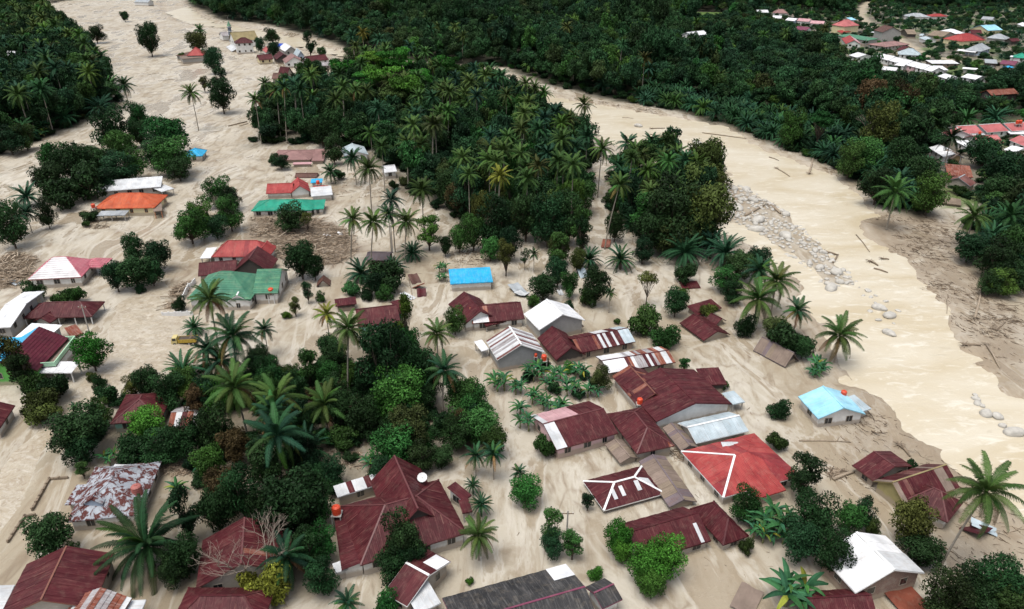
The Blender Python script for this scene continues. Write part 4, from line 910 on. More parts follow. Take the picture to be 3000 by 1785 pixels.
def frond_layout(kind, seed):
    r = random.Random(seed); out = []
    n = 27 if kind == 'coco' else 42
    for i in range(n):
        f = i/(n-1); a = i*2.39996+r.uniform(-.2, .2)
        el = R_(72-112*f) if kind == 'coco' else R_(68-85*f)
        el += R_(r.uniform(-14, 14)); v = 0 if f < .35 else 1 if f < .75 else 2
        out.append((v, Matrix.Rotation(a, 4, 'Z') @ Matrix.Rotation(-el*.62, 4, 'Y') @ Matrix.Rotation(r.uniform(-.35, .35), 4, 'X') @ Matrix.Scale(r.uniform(.85, 1.08), 4)))
    return out
LAY = {k: [frond_layout(k, 100+s) for s in range(4)] for k in ('coco', 'oil')}
def palm_crown(kind, lay):
    out = MB(); tint = []
    for v, M in lay:
        mb, t = FR_[kind][v]; n = len(out.v); out.v += rot_mesh(mb, M); out.f += [tuple(i+n for i in f) for f in mb.f]; out.uv += mb.uv; tint += t
    return out.mesh('crown', LEAF, tint=tint)
PCROWN = {k: [palm_crown(k, l) for l in LAY[k]] for k in LAY}
def palm_trunk(h, lean, r0, r1, mat_='palebark'):
    mb = MB(); pts = []; rad = []
    for i in range(9):
        s = i/8; pts.append((lean*h*s**1.6, 0, -1.0+(h+1.0)*s)); rad.append(r0+(r1-r0)*s+(.09 if i == 0 else 0))
    return mb.tube(pts, rad, 7).mesh('trunk', PM[mat_], smooth=True)
TR_C = [palm_trunk(10, l, .20, .12) for l in (0.0, .06, .14)]
TR_O = palm_trunk(3.0, 0, .38, .32, 'bark')
DEADF = [m for m in FRM['coco']]
def banana_leaf(seed, ln=2.7, wd=.52):
    r = random.Random(seed); mb = MB(); tint = []; st = 6
    for i in range(st):
        def q(s, sd_):
            z = ln*(.95*s-.95*s*s*(1+.2*r.random()*0)); w_ = wd*.5*math.sin(math.pi*min(.98, .1+.9*s))**.6
            return Vector((ln*s*.92, sd_*w_, z-(abs(sd_)*.12)))
        a, b = i/st, (i+1)/st
        for sd_ in (-1, 1):
            mb.face([q(a, 0), q(b, 0), q(b, sd_), q(a, sd_)]); tint.append(.5+.2*(sd_ > 0)+r.uniform(-.1, .1))
    return mb.mesh('leaf', LEAF, tint=tint)
BLEAF = [banana_leaf(s) for s in range(3)]
_st = MB().tube([(0, 0, -.6), (.03, 0, 1.0), (.05, 0, 2.0)], [.2, .16, .09], 7); BSTEM = _st.mesh('stem', plain('banana_stem', (.22, .24, .10), .7), smooth=True)

TONE = {'w': ((.15, .095, .04), 'withered brown'), 'd': ((.011, .031, .010), 'dark green'), 'm': ((.022, .060, .014), 'green'), 'b': ((.036, .092, .012), 'bright green'), 'o': ((.040, .052, .013), 'olive'), 'y': ((.12, .13, .02), 'yellowish'), 'r': ((.045, .034, .014), 'reddish-brown tinged'),
        'c': ((.036, .066, .016), 'olive-green'), 'q': ((.013, .042, .019), 'dark blue-green'), 't': ((.019, .064, .025), 'cool green')}
PEND = []            # things waiting for a label that singles them out
def setc(o, tone, j=.0): c = TONE[tone][0]; o.color = (c[0], c[1], c[2], 1); return o
def base_z(x, y): return gz(x, y)
def place_broad(kind, x, y, R, hc, tone, name='tree', label=None, cat='tree', group=None, parts=True, seed=None):
    r = random.Random(seed if seed is not None else (round(x*7)+round(y*13)))
    cm, tm, R0, z0 = r.choice(BROAD[kind]); s = R/R0; sz = max(hc/z0, s*.75)
    sz = min(sz, s*1.6)
    root = empty(name, (x, y, base_z(x, y)-max(0, z0*sz-hc)*.0), r.uniform(0, 6.28)); root.scale = (s, s, sz)
    c = link(bpy.data.objects.new('crown', cm), root); setc(c, tone); c['kind'] = 'stuff'
    link(bpy.data.objects.new('trunk', tm), root)
    if label: tag(root, label, cat, group)
    else: PEND.append((root, TONE[tone][1], {'bush': 'bush', 'tall': 'slender tree', 'sparse': 'thin-crowned tree', 'wide': 'spreading tree', 'round': 'leafy tree'}[kind], 'bush' if kind == 'bush' else 'tree', x, y, R))
    return root
def place_palm(kind, x, y, h, R, tone, lean=0, az=0.0, fronds=False, label=None, group=None, seed=None, dead=.12):
    r = random.Random(seed if seed is not None else (round(x*5)+round(y*11))); nm = 'coconut_palm' if kind == 'coco' else 'oil_palm'
    root = empty(nm, (x, y, base_z(x, y)), az)
    s = R/4.0
    if kind == 'coco':
        tr = link(bpy.data.objects.new('trunk', TR_C[lean]), root); k = max(.6, s); tr.scale = (h/10, k, h/10) if lean else (k, k, h/10)
        top = Vector((( (0, .06, .14)[lean])*h, 0, h))
    else:
        tr = link(bpy.data.objects.new('trunk', TR_O), root); tr.scale = (s, s, max(.2, h/3.0)); top = Vector((0, 0, h))
    li = r.randrange(4); rz = r.uniform(0, 6.28)
    if fronds:
        for v, M in LAY[kind][li]:
            f = link(bpy.data.objects.new('frond', FRM[kind][v]), root)
            f.matrix_local = Matrix.Translation(top) @ Matrix.Rotation(rz, 4, 'Z') @ Matrix.Scale(s, 4) @ M
            setc(f, 'w' if (kind == 'coco' and v == 2 and r.random() < .22) else 'o' if (kind == 'coco' and v == 2 and r.random() < .3) else tone)
    else:
        c = link(bpy.data.objects.new('crown', PCROWN[kind][li]), root); c.location = top; c.rotation_euler = (r.uniform(-.08, .08), r.uniform(-.08, .08), rz); c.scale = (s, s, s); setc(c, tone)
    if label: tag(root, label, 'palm tree', group)
    else: PEND.append((root, TONE[tone][1], 'coconut palm' if kind == 'coco' else 'low feathery palm', 'palm tree', x, y, R))
    return root
def place_banana(x, y, R, h, tone='t', label=None, group=None):
    r = random.Random(round(x*3)+round(y*17)); root = empty('banana_plant', (x, y, base_z(x, y)), r.uniform(0, 6.28))
    k = 4 if R > 2.6 else 3 if R > 1.9 else 1; a0 = r.uniform(0, 6.28)
    for j in range(k):
        f_ = 0 if k == 1 else R*r.uniform(.25, .5); ox, oy = f_*math.cos(a0+j*6.28/k), f_*math.sin(a0+j*6.28/k)
        s = R/2.0 if k == 1 else R*r.uniform(.55, .7)/2.0; hh = h*r.uniform(.75, 1.1)
        st = link(bpy.data.objects.new('stem', BSTEM), root); st.location = (ox, oy, 0); st.scale = (max(.6, s), max(.6, s), hh*.55/2.0)
        n = 13 if k == 1 else 10
        for i in range(n):
            a = i*2.39996+j; el = R_(r.uniform(8, 66)-(22 if i > n*.7 else 0))
            f = link(bpy.data.objects.new('leaf', r.choice(BLEAF)), root); f.matrix_local = Matrix.Translation((ox, oy, hh*.52)) @ Matrix.Rotation(a, 4, 'Z') @ Matrix.Rotation(-el*.6, 4, 'Y') @ Matrix.Rotation(r.uniform(-.4, .4), 4, 'X') @ Matrix.Scale(s*r.uniform(.8, 1.15), 4)
            setc(f, tone if r.random() > .05 else 'y')
    if label: tag(root, label, 'banana plant', group)
    else: PEND.append((root, TONE[tone][1], 'banana plant', 'banana plant', x, y, R))
    return root
def dead_tree(x, y, h, seed, label, spread=.5):
    r = random.Random(seed); mb = MB()
    def br(p, d, ln, rad, dep):
        q = p+d*ln*.5+Vector((r.uniform(-1, 1), r.uniform(-1, 1), r.uniform(-.3, .6)))*ln*.06; e = p+d*ln
        mb.tube([p, q, e], [rad, rad*.8, rad*.6], 5 if dep < 3 else 4, cap=False)
        if dep >= 6: return
        for _ in range(3 if dep in (1, 2, 3) else 2):
            nd = (d+Vector((r.uniform(-1, 1), r.uniform(-1, 1), r.uniform(-.25, .55)))*spread*1.15).normalized(); br(e, nd, ln*r.uniform(.6, .82), rad*.6, dep+1)
    br(Vector((0, 0, -.8)), Vector((.05, .02, 1)).normalized(), h*.30, h*.018+.03, 0)
    root = empty('bare_tree', (x, y, base_z(x, y))); tag(root, label, 'tree')
    mb.obj('branches', PM['deadwood'], root, smooth=True); return root

# individually surveyed plants: tile, then (kind, x, y, radius, crown height in m[, tone])
def at_crown(t, x, y, rp, hc):
    p = TP(t, x, y, hc); s0 = TILES[t][2]
    return p.x, p.y, rp/s0/ppm(p)
PL = {
'00': [('B',900,115,34,5,'d'),('B',690,240,62,7,'d'),('B',1075,270,82,12,'d'),('B',1425,290,75,8,'d'),('C',1445,222,48,13,'d'),('U',1310,400,26,3,'d'),('B',1540,420,72,9,'d'),('T',1590,560,48,8,'d'),('B',1600,680,95,9,'d'),('T',1475,600,32,5,'d'),('C',900,620,75,10,'q'),('O',780,640,115,5,'q'),('O',720,780,115,4,'q'),
  ('B',1005,850,85,8,'m'),('B',1000,960,70,6,'d'),('B',1200,960,150,9,'m'),('B',1240,1130,150,7,'m'),('B',1130,1100,110,6,'d'),('B',1290,1210,90,5,'d'),('B',800,930,130,9,'d'),('B',870,1040,110,7,'m'),('B',370,1130,95,9,'m'),('B',520,1180,130,8,'d'),('B',700,1160,120,7,'d'),('B',350,1290,120,6,'d'),('B',600,1320,150,6,'d'),('B',850,1220,120,6,'d'),('O',190,1410,110,4,'q'),('B',960,1180,90,6,'m'),('B',450,1400,130,5,'d'),('B',730,1300,110,5,'d'),('N',320,870,70,4,'t'),('N',285,940,70,3,'t'),('B',60,1010,110,6,'d'),('B',170,980,80,6,'m'),('B',1580,1390,110,5,'m'),('B',1660,1440,80,4,'d')],
'01': [('B',60,140,120,7,'d'),('C',100,70,95,7,'q'),('C',190,60,80,6,'q'),('B',320,30,65,6,'d'),('U',640,72,58,2.2,'d'),('U',620,132,32,1.2,'m'),('B',970,470,130,5,'d'),('B',1130,350,100,5,'d'),('B',965,310,78,5.5,'d'),('B',830,510,90,4.5,'d'),('B',1090,470,85,4.5,'d'),('U',1010,600,34,1.5,'d'),('U',235,630,72,2.5,'d'),('U',430,670,68,2.5,'d'),('U',540,640,72,2.5,'m'),('B',655,1060,125,4.5,'b'),('T',90,1100,85,7,'r'),('T',140,1190,75,5,'d'),('U',250,1310,95,3,'m'),('U',380,1320,105,3,'d'),('U',420,1270,58,3,'m'),('U',290,1420,125,2.8,'o'),('U',650,1215,40,2,'o'),('U',705,1255,48,2,'d'),('U',765,1370,88,2.5,'d'),('B',1060,1285,105,4,'d'),('B',1230,1330,115,4.5,'d'),('B',1330,1300,95,4,'m'),('B',1480,1340,95,5,'d'),('B',1420,1420,80,4,'r'),('C',1520,690,150,10,'c',1),('C',1690,960,190,11,'q',1),('C',1500,1050,120,7,'q'),('O',1400,860,85,2.5,'t'),('C',1700,1330,200,10,'c',1),('B',1370,150,120,5.5,'d'),('B',1440,60,85,7,'m'),('B',1560,150,90,4,'d'),('B',1660,60,95,5.5,'m'),('U',1300,710,48,2,'d')],
'11': [('B',250,90,110,4.5,'d'),('S',370,110,52,4.5,'o'),('B',320,390,118,5.5,'d'),('B',420,440,75,4,'d'),('C',960,70,85,12,'q'),('T',1250,180,78,6,'d'),('B',1470,200,68,6,'m'),('B',1370,250,50,5,'d'),('B',1570,140,95,8,'m'),('B',1740,130,140,8,'d'),('B',1700,310,75,4,'m'),('T',1810,360,58,6,'o'),('B',1840,260,80,6,'d'),('O',1130,330,95,2.5,'q'),('O',760,480,125,2.5,'q'),('O',1000,430,90,2.5,'q'),('B',960,515,130,4,'d'),('B',860,560,80,3.5,'d'),('U',930,640,68,2,'m'),('U',690,600,68,2,'t'),('U',810,640,48,1.8,'d'),('T',370,620,36,3.5,'d'),('T',280,725,40,3,'o'),('U',470,655,34,1.6,'m'),('U',215,800,38,.7,'b'),('N',1350,420,70,2.6,'t'),('N',1350,500,60,2,'t'),('C',510,800,92,7,'y'),('C',1310,940,115,8,'c'),('B',520,1030,80,3.5,'d'),('B',575,1095,55,3,'m'),('T',1070,830,75,9,'b'),('B',1100,960,95,7,'m'),('B',1440,840,80,3.5,'m'),('B',930,1160,200,9,'d'),('B',1150,1130,140,8,'d'),('B',1010,1340,190,6,'d'),('B',840,1300,140,5,'d'),('C',1360,1210,140,9,'q'),('B',1500,1350,140,4.5,'m'),('B',1570,1430,130,4,'m'),('U',1290,1110,36,2,'d'),('C',60,910,85,6,'q'),('B',100,1230,115,4,'d'),('B',260,1230,75,4.5,'m'),('T',370,1170,72,6,'m'),('B',505,1235,85,4,'m'),('B',570,1340,100,3.5,'d'),('B',60,1340,110,4,'m'),('B',300,1310,95,3.5,'d'),('C',150,1410,190,9,'c'),('N',1770,1230,110,3.4,'t'),('U',1565,1270,20,1.5,'d'),('B',1240,1230,90,6,'d')],
'10': [('C',65,610,58,13,'c'),('C',280,620,72,15,'q'),('C',400,560,66,14,'c'),('C',630,640,76,15,'c'),('C',830,970,70,12,'c'),('C',910,1070,80,11,'c'),('C',700,1150,85,9,'q'),('C',820,1230,105,10,'c'),('C',1160,840,74,12,'q'),('C',1330,830,82,12,'c'),('C',1280,710,66,13,'q'),('C',1500,1150,92,13,'c'),('C',1540,1270,82,12,'c'),('C',1740,1180,88,13,'c'),('C',1770,1280,90,12,'y'),('C',1820,1000,74,12,'c'),('C',700,270,62,14,'q'),('C',772,245,52,15,'y'),('C',890,290,58,14,'q'),('C',800,390,62,12,'c'),('C',1110,340,52,13,'q'),('C',1350,650,66,13,'c'),('C',540,1250,72,4,'q'),('N',950,345,45,9,'y'),('C',1200,1380,105,11,'c'),('C',980,1450,90,11,'q'),('C',1700,1000,80,12,'q'),('C',1600,700,70,13,'c'),
  ('W',640,480,105,11,'b'),('W',850,440,115,13,'b'),('W',1000,420,135,14,'b'),('W',930,540,150,13,'b'),('W',1080,620,160,13,'b'),('W',800,560,115,11,'m'),('W',1180,560,115,12,'b'),('W',1380,470,105,12,'b'),('W',1470,520,95,10,'m'),('W',1000,680,130,11,'m'),('B',1340,950,100,9,'m'),('B',1280,1210,120,6,'d'),('B',1550,960,95,9,'d'),('B',1650,1060,95,8,'d'),('B',950,970,80,7,'d'),('B',580,900,80,8,'d'),('B',470,940,80,7,'d'),('B',560,1080,75,6,'d'),('B',180,1170,62,3,'d'),('B',130,1150,45,2.5,'d'),('O',1690,500,85,4,'q'),('O',1240,500,72,7,'q'),('B',115,255,55,6,'d'),('T',385,300,42,10,'d'),('B',475,378,38,4,'d'),('B',700,400,75,7,'d'),('B',25,310,35,7,'d'),('B',125,350,45,6,'d'),('U',600,1260,48,2,'d'),('U',1000,1340,40,1.6,'d'),('B',1780,760,110,9,'d'),('B',420,490,60,5,'d')],
'20': [('C',870,1150,80,13,'c'),('C',940,1130,72,12,'c'),('C',980,1240,90,12,'c'),('C',1130,1180,85,13,'q'),('C',330,1170,92,13,'c'),('C',110,1300,95,13,'c'),('C',60,1120,85,12,'c'),('C',360,1000,85,12,'c'),('C',440,1000,70,11,'c'),('C',190,1210,85,12,'c'),('C',160,830,75,11,'c'),('B',340,880,75,10,'m'),('T',490,1230,78,8,'d'),('W',465,815,55,13,'b'),('B',1390,1180,150,10,'o'),('B',1330,1330,150,8,'o'),('B',1450,1340,120,7,'o'),('C',1000,1390,90,10,'c'),('B',60,950,100,8,'m'),('B',230,1000,90,8,'m'),('B',760,1430,70,6,'d'),('C',800,330,52,15,'q'),('C',960,430,60,13,'o'),('C',400,200,50,14,'o'),('C',590,450,45,8,'y')],
'21': [('N',170,1160,120,3.4,'t'),('N',490,1150,90,3,'t'),('N',40,1270,85,3,'t'),('N',170,1340,95,3,'t'),('N',430,1270,105,3,'t'),('N',580,1290,95,3,'t'),('N',340,1410,95,3,'t'),('N',60,1430,75,2.6,'t'),('B',640,1250,75,3.2,'d'),('N',270,1250,85,3,'t'),('B',100,70,130,8,'d'),('B',260,110,130,8,'d'),('B',400,90,120,8,'d'),('T',500,140,70,8,'m'),('B',350,200,78,9,'m'),('T',335,310,75,6,'m'),('T',510,200,50,7,'d'),('C',160,360,48,5,'d'),('S',95,345,40,5,'d'),('B',750,120,72,6,'d'),('O',560,380,105,3,'q'),('O',790,380,110,3.5,'q'),('B',480,370,60,5,'o'),('B',330,470,80,5,'d'),('B',225,580,105,4,'d'),('B',420,550,65,4.5,'m'),('B',610,580,100,5.5,'d'),('U',540,660,65,2.5,'m'),('C',710,640,48,5,'d'),('S',985,560,75,6,'o'),('B',1190,700,88,4,'d'),('B',1235,640,52,4,'d'),('B',965,850,125,3.2,'m'),('U',1120,965,100,2.2,'m'),('U',760,842,28,.8,'m'),('U',150,700,52,1.6,'m'),('U',410,720,42,1.6,'d'),('T',1252,1160,36,1.8,'m'),('U',1530,1310,44,1,'m'),('B',1180,60,230,11,'d'),('B',1400,40,190,11,'o'),('B',1010,190,130,7,'d'),('B',1180,220,160,6,'d'),('B',1350,180,150,6,'d'),('B',950,330,70,4,'d'),('O',1250,330,155,4.5,'q'),('O',1550,330,150,4.5,'q'),('O',1450,260,120,5,'q'),('U',1250,495,85,2.6,'d'),('B',1550,540,105,3.5,'m'),('B',1650,430,115,4.5,'d'),('B',1780,400,95,4.5,'d'),('B',1600,640,80,3,'d'),('C',1780,690,170,7,'c'),('U',1700,880,72,2.5,'d'),('U',1430,755,60,1.8,'o'),('U',120,1245,50,1,'d'),('U',300,1330,55,1,'d'),('U',480,1370,55,1,'d'),('U',240,1165,50,1,'d'),('U',420,1185,50,1,'m'),('U',530,1240,45,1,'d'),('N',330,1180,90,3,'t'),('N',250,1400,80,2.6,'t')],
'31': [('C',60,560,150,8,'c'),('C',-60,480,120,7,'q'),('C',215,770,105,6,'q'),('B',150,960,150,3.5,'d'),('B',260,1020,90,3,'d'),('B',60,900,110,3.5,'d'),('N',380,1130,100,2.2,'t'),('N',350,1190,80,1.6,'t'),('C',1490,90,125,9,'c'),('C',1760,90,130,7,'q'),('B',1470,300,125,4.5,'d'),('B',1700,400,150,6,'d'),('B',1800,300,130,7,'m'),('B',1620,560,85,3.5,'d'),('B',1780,520,120,4,'d'),('B',1700,560,110,3.5,'d')],
'30': [('C',920,1400,145,11,'c'),('C',960,1300,90,10,'q'),('W',400,790,105,17,'m'),('B',190,860,90,12,'d'),('B',820,920,120,10,'o'),('B',700,1110,130,8,'m'),('B',600,1160,90,7,'m'),('B',980,1150,120,9,'d'),('B',1130,1250,110,8,'d'),('B',1180,1400,120,7,'d'),('B',800,1330,120,7,'d'),('O',1210,820,90,4,'t'),('O',1440,860,100,4,'t'),('O',1650,850,100,4,'t'),('C',1330,1000,95,11,'d'),('B',1580,1080,120,7,'d'),('B',1700,1220,140,8,'d'),('B',1650,1400,110,6,'d'),('O',1680,1440,100,3,'t'),('B',1000,760,110,12,'r'),('B',740,690,110,13,'r')],
'02': [('B',570,190,205,5,'d'),('B',570,310,120,3.5,'d'),('B',1050,140,128,4,'b'),('B',1180,310,140,3.2,'d'),('B',1310,260,110,4,'d'),('N',980,270,125,3.2,'t'),('N',780,340,90,2.4,'t'),('N',1270,580,80,2,'t'),('T',590,465,46,2,'d'),('B',350,950,165,4,'d'),('U',530,1040,58,1.8,'m'),('O',1050,1000,330,4.5,'d'),('T',1330,760,85,6,'d'),('B',1550,710,125,6,'d'),('B',1740,640,140,5,'d'),('B',1330,1100,130,4,'d'),('B',1240,1190,110,3,'d'),('U',1830,1250,100,2.4,'y'),('U',300,40,125,2.6,'o'),('B',1690,300,115,4,'r'),('N',1490,390,85,2.6,'t'),('U',1370,430,50,1.4,'d'),('B',1560,180,120,5,'d'),('U',780,695,55,4,'o'),('C',545,20,45,2.5,'q'),('B',1450,200,90,4,'d')],
'12': [('C',150,230,225,9,'q',1),('C',120,60,150,9,'q'),('B',270,720,250,6,'d'),('B',60,430,130,5,'d'),('B',350,350,120,4,'d'),('B',370,1050,130,3.8,'d'),('B',460,990,105,4,'m'),('C',220,1110,190,5,'q'),('B',1070,940,150,6,'d'),('B',1000,1160,140,3,'d'),('B',1130,1080,90,4,'d'),('C',1610,950,150,4.5,'c'),('O',1630,690,85,3.2,'q'),('O',1570,550,65,2.6,'q'),('C',1720,360,95,5,'q'),('C',1590,370,95,4,'q'),('B',1620,130,150,4,'m'),('B',1730,270,100,3.2,'m'),('B',1000,300,170,4,'m'),('B',1100,180,160,5,'d'),('B',1190,380,110,3,'d'),('B',1340,380,90,2.4,'d'),('N',820,370,95,2.2,'t'),('U',110,1320,150,2.6,'y'),('C',660,1440,115,3.2,'q'),('U',950,1440,100,2.6,'m'),('U',1545,1265,32,.9,'b'),('B',560,470,80,3,'d'),('B',1450,200,120,3.6,'d'),('B',900,470,100,2.6,'d'),('B',470,1250,120,3,'d'),('B',760,80,120,4.5,'d'),('B',600,50,110,4.5,'d')],
'22': [('B',100,620,120,3,'m'),('C',50,490,62,4.5,'q'),('T',290,870,75,4,'m'),('B',290,1010,85,2.6,'d'),('T',440,1000,72,3.2,'m'),('T',550,690,44,2,'d'),('B',780,960,105,3.5,'b'),('B',800,1050,70,2.6,'b'),('B',980,1150,150,3.6,'b'),('B',1120,1100,140,3.8,'b'),('B',1010,1270,110,2.8,'m'),('U',240,280,88,2.4,'m'),('N',100,70,105,3,'t'),('U',1700,1000,58,2,'m'),('B',1700,730,110,3.2,'m'),('N',1810,840,140,3.4,'t'),('N',1790,750,110,3.2,'t'),('U',610,1230,54,.9,'b'),('U',1620,265,36,.8,'m')],
'32': [('T',270,500,115,5,'d'),('N',80,760,185,4,'t'),('N',90,880,120,3,'t'),('B',320,820,165,5,'d'),('B',250,990,140,4,'d'),('B',480,1050,130,5,'d'),('B',600,820,105,3.4,'m'),('B',715,735,80,4.4,'d'),('B',775,850,50,3,'o'),('B',1060,830,145,5,'o'),('B',1120,1060,150,2.8,'d'),('U',1050,430,52,1.6,'d'),('U',70,265,80,1.6,'m'),('N',200,1310,230,3.4,'t'),('B',1300,1400,170,4,'d'),('B',1500,1350,160,4,'d'),('B',1700,1310,190,5,'d'),('B',1780,1440,180,4,'d'),('B',1560,1470,170,3.6,'d'),('U',90,45,80,1.6,'d')],
}
NEARP = []
for t_, lst in PL.items():
    for e in lst:
        k, x, y, rp, hc = e[:5]; tone = e[5]
        if t_ in ('10', '20') and k in 'CW' and hc > 9: hc *= 1.32
        X, Y, Rm = at_crown(t_, x, y, rp, hc); Rm = max(.5, Rm)
        near_ = ppm((X, Y, hc)) > 11.5
        if k == 'B': place_broad('round' if hc > .95*Rm else 'bush', X, Y, Rm, hc, tone)
        elif k == 'W': place_broad('wide', X, Y, Rm, hc, tone)
        elif k == 'T': place_broad('tall', X, Y, Rm, hc, tone)
        elif k == 'S': place_broad('sparse', X, Y, Rm, hc, tone)
        elif k == 'U': place_broad('bush', X, Y, Rm, hc, tone, name='bush')
        elif k == 'C':
            ln = e[6] if len(e) > 6 else random.Random(x+y).choice((0, 0, 1)); az = random.Random(x*y).uniform(0, 6.28) if ln != 2 else 0.0
            off = (0, .06, .14)[ln]*hc; place_palm('coco', X-off*math.cos(az), Y-off*math.sin(az), hc, Rm, tone, ln, az, near_)
        elif k == 'O': place_palm('oil', X, Y, max(.6, hc-1.0), Rm, tone, 0, 0, near_)
        elif k == 'N': place_banana(X, Y, Rm, hc, tone)
        NEARP.append((X, Y, Rm))
def leaning_palm(tb, xb, yb, tc_, xc, yc, rp, tone):
    b = TP(tb, xb, yb); cx, cy = T(tc_, xc, yc); a_ = (cx-IW/2)/FPX; b_ = -(cy-IH/2)/FPX
    t = b.y/(CP+b_*SP); top = Vector((a_*t, b.y, CAM_H+(-SP+b_*CP)*t)); R = rp/TILES[tc_][2]/ppm(top)
    root = empty('coconut_palm', (b.x, b.y, gz(b.x, b.y))); d = top-root.location; mb = MB(); pts = []; rad = []
    for i in range(12):
        s = i/11; k = s**1.35; pts.append((d.x*k, d.y*k+.12*math.sin(3*s), -.9+(d.z+.9)*s)); rad.append(.2-.085*s+(.16 if i == 0 else 0))
    mb.tube(pts, rad, 8); mb.obj('trunk', PM['palebark'], root, smooth=True)
    r = random.Random(xc+yc); li = r.randrange(4); rz = r.uniform(0, 6.28); s = R/4.0
    for v, M in LAY['coco'][li]:
        f = link(bpy.data.objects.new('frond', FRM['coco'][v]), root)
        f.matrix_local = Matrix.Translation(d) @ Matrix.Rotation(rz, 4, 'Z') @ Matrix.Rotation(.12*(1 if d.x > 0 else -1), 4, 'Y') @ Matrix.Scale(s, 4) @ M; setc(f, 'w' if v == 2 and r.random() < .25 else 'o' if v == 2 and r.random() < .3 else tone)
    PEND.append((root, TONE[tone][1], 'coconut palm', 'palm tree', b.x, b.y, R)); NEARP.append((b.x, b.y, 2.5))
for a_ in (('32',1220,1240,'32',1580,640,262,'c'), ('21',670,322,'20',780,1345,100,'c'), ('00',1440,945,'00',1385,680,78,'c'), ('10',180,1005,'10',150,660,78,'c'), ('10',40,1045,'10',-5,730,66,'c'), ('10',225,1040,'10',205,640,70,'q'), ('10',445,930,'10',410,715,80,'c'), ('11',688,430,'11',700,110,95,'c'), ('11',832,470,'11',850,130,112,'c'), ('11',1075,425,'11',1092,130,112,'c'), ('20',620,1432,'20',652,1085,95,'c'), ('31',482,1140,'31',520,950,165,'c'), ('10',700,960,'10',722,660,68,'c'), ('11',668,1440,'11',670,905,150,'c'), ('10',1480,955,'10',1480,745,84,'c'), ('10',1150,1280,'10',1190,1055,92,'c')):
    leaning_palm(*a_)
p = TP('12', 85, 1330); dead_tree(p.x, p.y, 12, 5, 'bare pale branching tree between dark maroon house and biggest maroon villa', .6)
p = TP('02', 1790, 1330); dead_tree(p.x, p.y, 11.5, 8, 'leafless twiggy tree overhanging the dark maroon roof at the bottom', .7)
p = TP('30', 690, 1060); dead_tree(p.x, p.y, 16, 12, 'tall leafless grey tree on the far river bank', .5)
p = TP('01', 1595, 150); dead_tree(p.x, p.y, 9, 15, 'snapped bare trunk standing behind the red hip-roofed house', .2)

# ------------------------------------------------------------------ plantations and forest
def inside(poly, x, y):
    d2 = 1e18; ins = False; n = len(poly)
    for i in range(n):
        ax, ay = poly[i]; bx, by = poly[(i+1) % n]; ex, ey = bx-ax, by-ay
        t = max(0.0, min(1.0, ((x-ax)*ex+(y-ay)*ey)/(ex*ex+ey*ey+1e-9)))
        d2 = min(d2, (x-ax-t*ex)**2+(y-ay-t*ey)**2)
        if (ay > y) != (by > y) and x < ex*(y-ay)/ey+ax: ins = not ins
    d = math.sqrt(d2); return -d if ins else d
HB = np.array([list(h[3])+[h[4]] for h in HOUSES]); _h0, _h1, _h2, _h3, _hd = HB.T
def hides(x, y, z, R):            # would this crown stand in front of a building the photograph shows?
    px, py, d = proj(x, y, z); rp = R*FPX/d*.8; top = py-rp
    return bool(((_hd > d) & (px+rp > _h0) & (px-rp < _h2) & (py+rp > _h1) & (top < _h3-(_h3-_h1)*.12)).any())
FOOTB = [(f, min(p[0] for p in f)-12, max(p[0] for p in f)+12, min(p[1] for p in f)-12, max(p[1] for p in f)+12) for f in FOOT]
_fb = np.array([f[1:] for f in FOOTB])
def blocked(x, y, m):
    for i in np.nonzero((_fb[:, 0] < x) & (x < _fb[:, 1]) & (_fb[:, 2] < y) & (y < _fb[:, 3]))[0]:
        if inside(FOOTB[i][0], x, y) < m: return True
    return False
def scatter(poly, sp, seed, jit=.42):
    r = np.random.default_rng(seed); q = np.array(poly); x = np.arange(q[:, 0].min(), q[:, 0].max(), sp); y = np.arange(q[:, 1].min(), q[:, 1].max(), sp*.9)
    X, Y = np.meshgrid(x, y); X = X+(np.arange(len(y)) % 2)[:, None]*sp*.5; X = (X+r.uniform(-jit, jit, X.shape)*sp).ravel(); Y = (Y+r.uniform(-jit, jit, Y.shape)*sp).ravel()
    return X, Y
fr_pts = []          # (x, y, R, h, kind, dist)
# beyond the river
X, Y = scatter(FR, 6.6, 5); k = (sdf(FR, X, Y) < -2) & (sdf(RIVER, X, Y) > 3.0)
for vp in VIL: k &= sdf(vp, X, Y) > 2
k &= sdf(FIELD, X, Y) > 1
for rd in ROADS: k &= polyline_d(rd, X, Y) > 6
pxs = IW/2+FPX*X/(Y*CP+CAM_H*SP); k &= (pxs > -150) & (pxs < 3150)
X, Y = X[k], Y[k]; dR = sdf(RIVER, X, Y); nz = fbm(X, Y, 60, 3, 77); rr = np.random.default_rng(9)
FLDX, FLDY = np.mean(FIELD, 0)
for x, y, d_, n_ in zip(X, Y, dR, nz):
    R = rr.uniform(2.6, 5.6); h = R*rr.uniform(1.5, 2.6)*(1.15 if n_ > .5 else .9)
    if rr.random() < .09: h *= 1.5; R *= 1.25
    kd = 'far'
    oil = 60 < x < 215 and d_ < 26+20*n_ and y < 420
    if oil: kd = 'oil'; h = rr.uniform(1.5, 3.0); R = 4.6
    elif rr.random() < .03 and y < 620: kd = 'coco'; h = rr.uniform(10, 15); R = 4.2
    elif rr.random() < .10: kd = 'oil'; h = rr.uniform(2.5, 5); R = 4.5
    if kd == 'far':
        px, py, dd = proj(x, y, h)
        if 1985 < px < 2150 and 30 < py < 80 and y < FLDY: h *= .6
    if blocked(x, y, R*.5): continue
    for tr in range(3):
        if not hides(x, y, h, R): break
        h *= .62; R *= .82
    else: continue
    fr_pts.append((x, y, R, h, kd, 'R'))
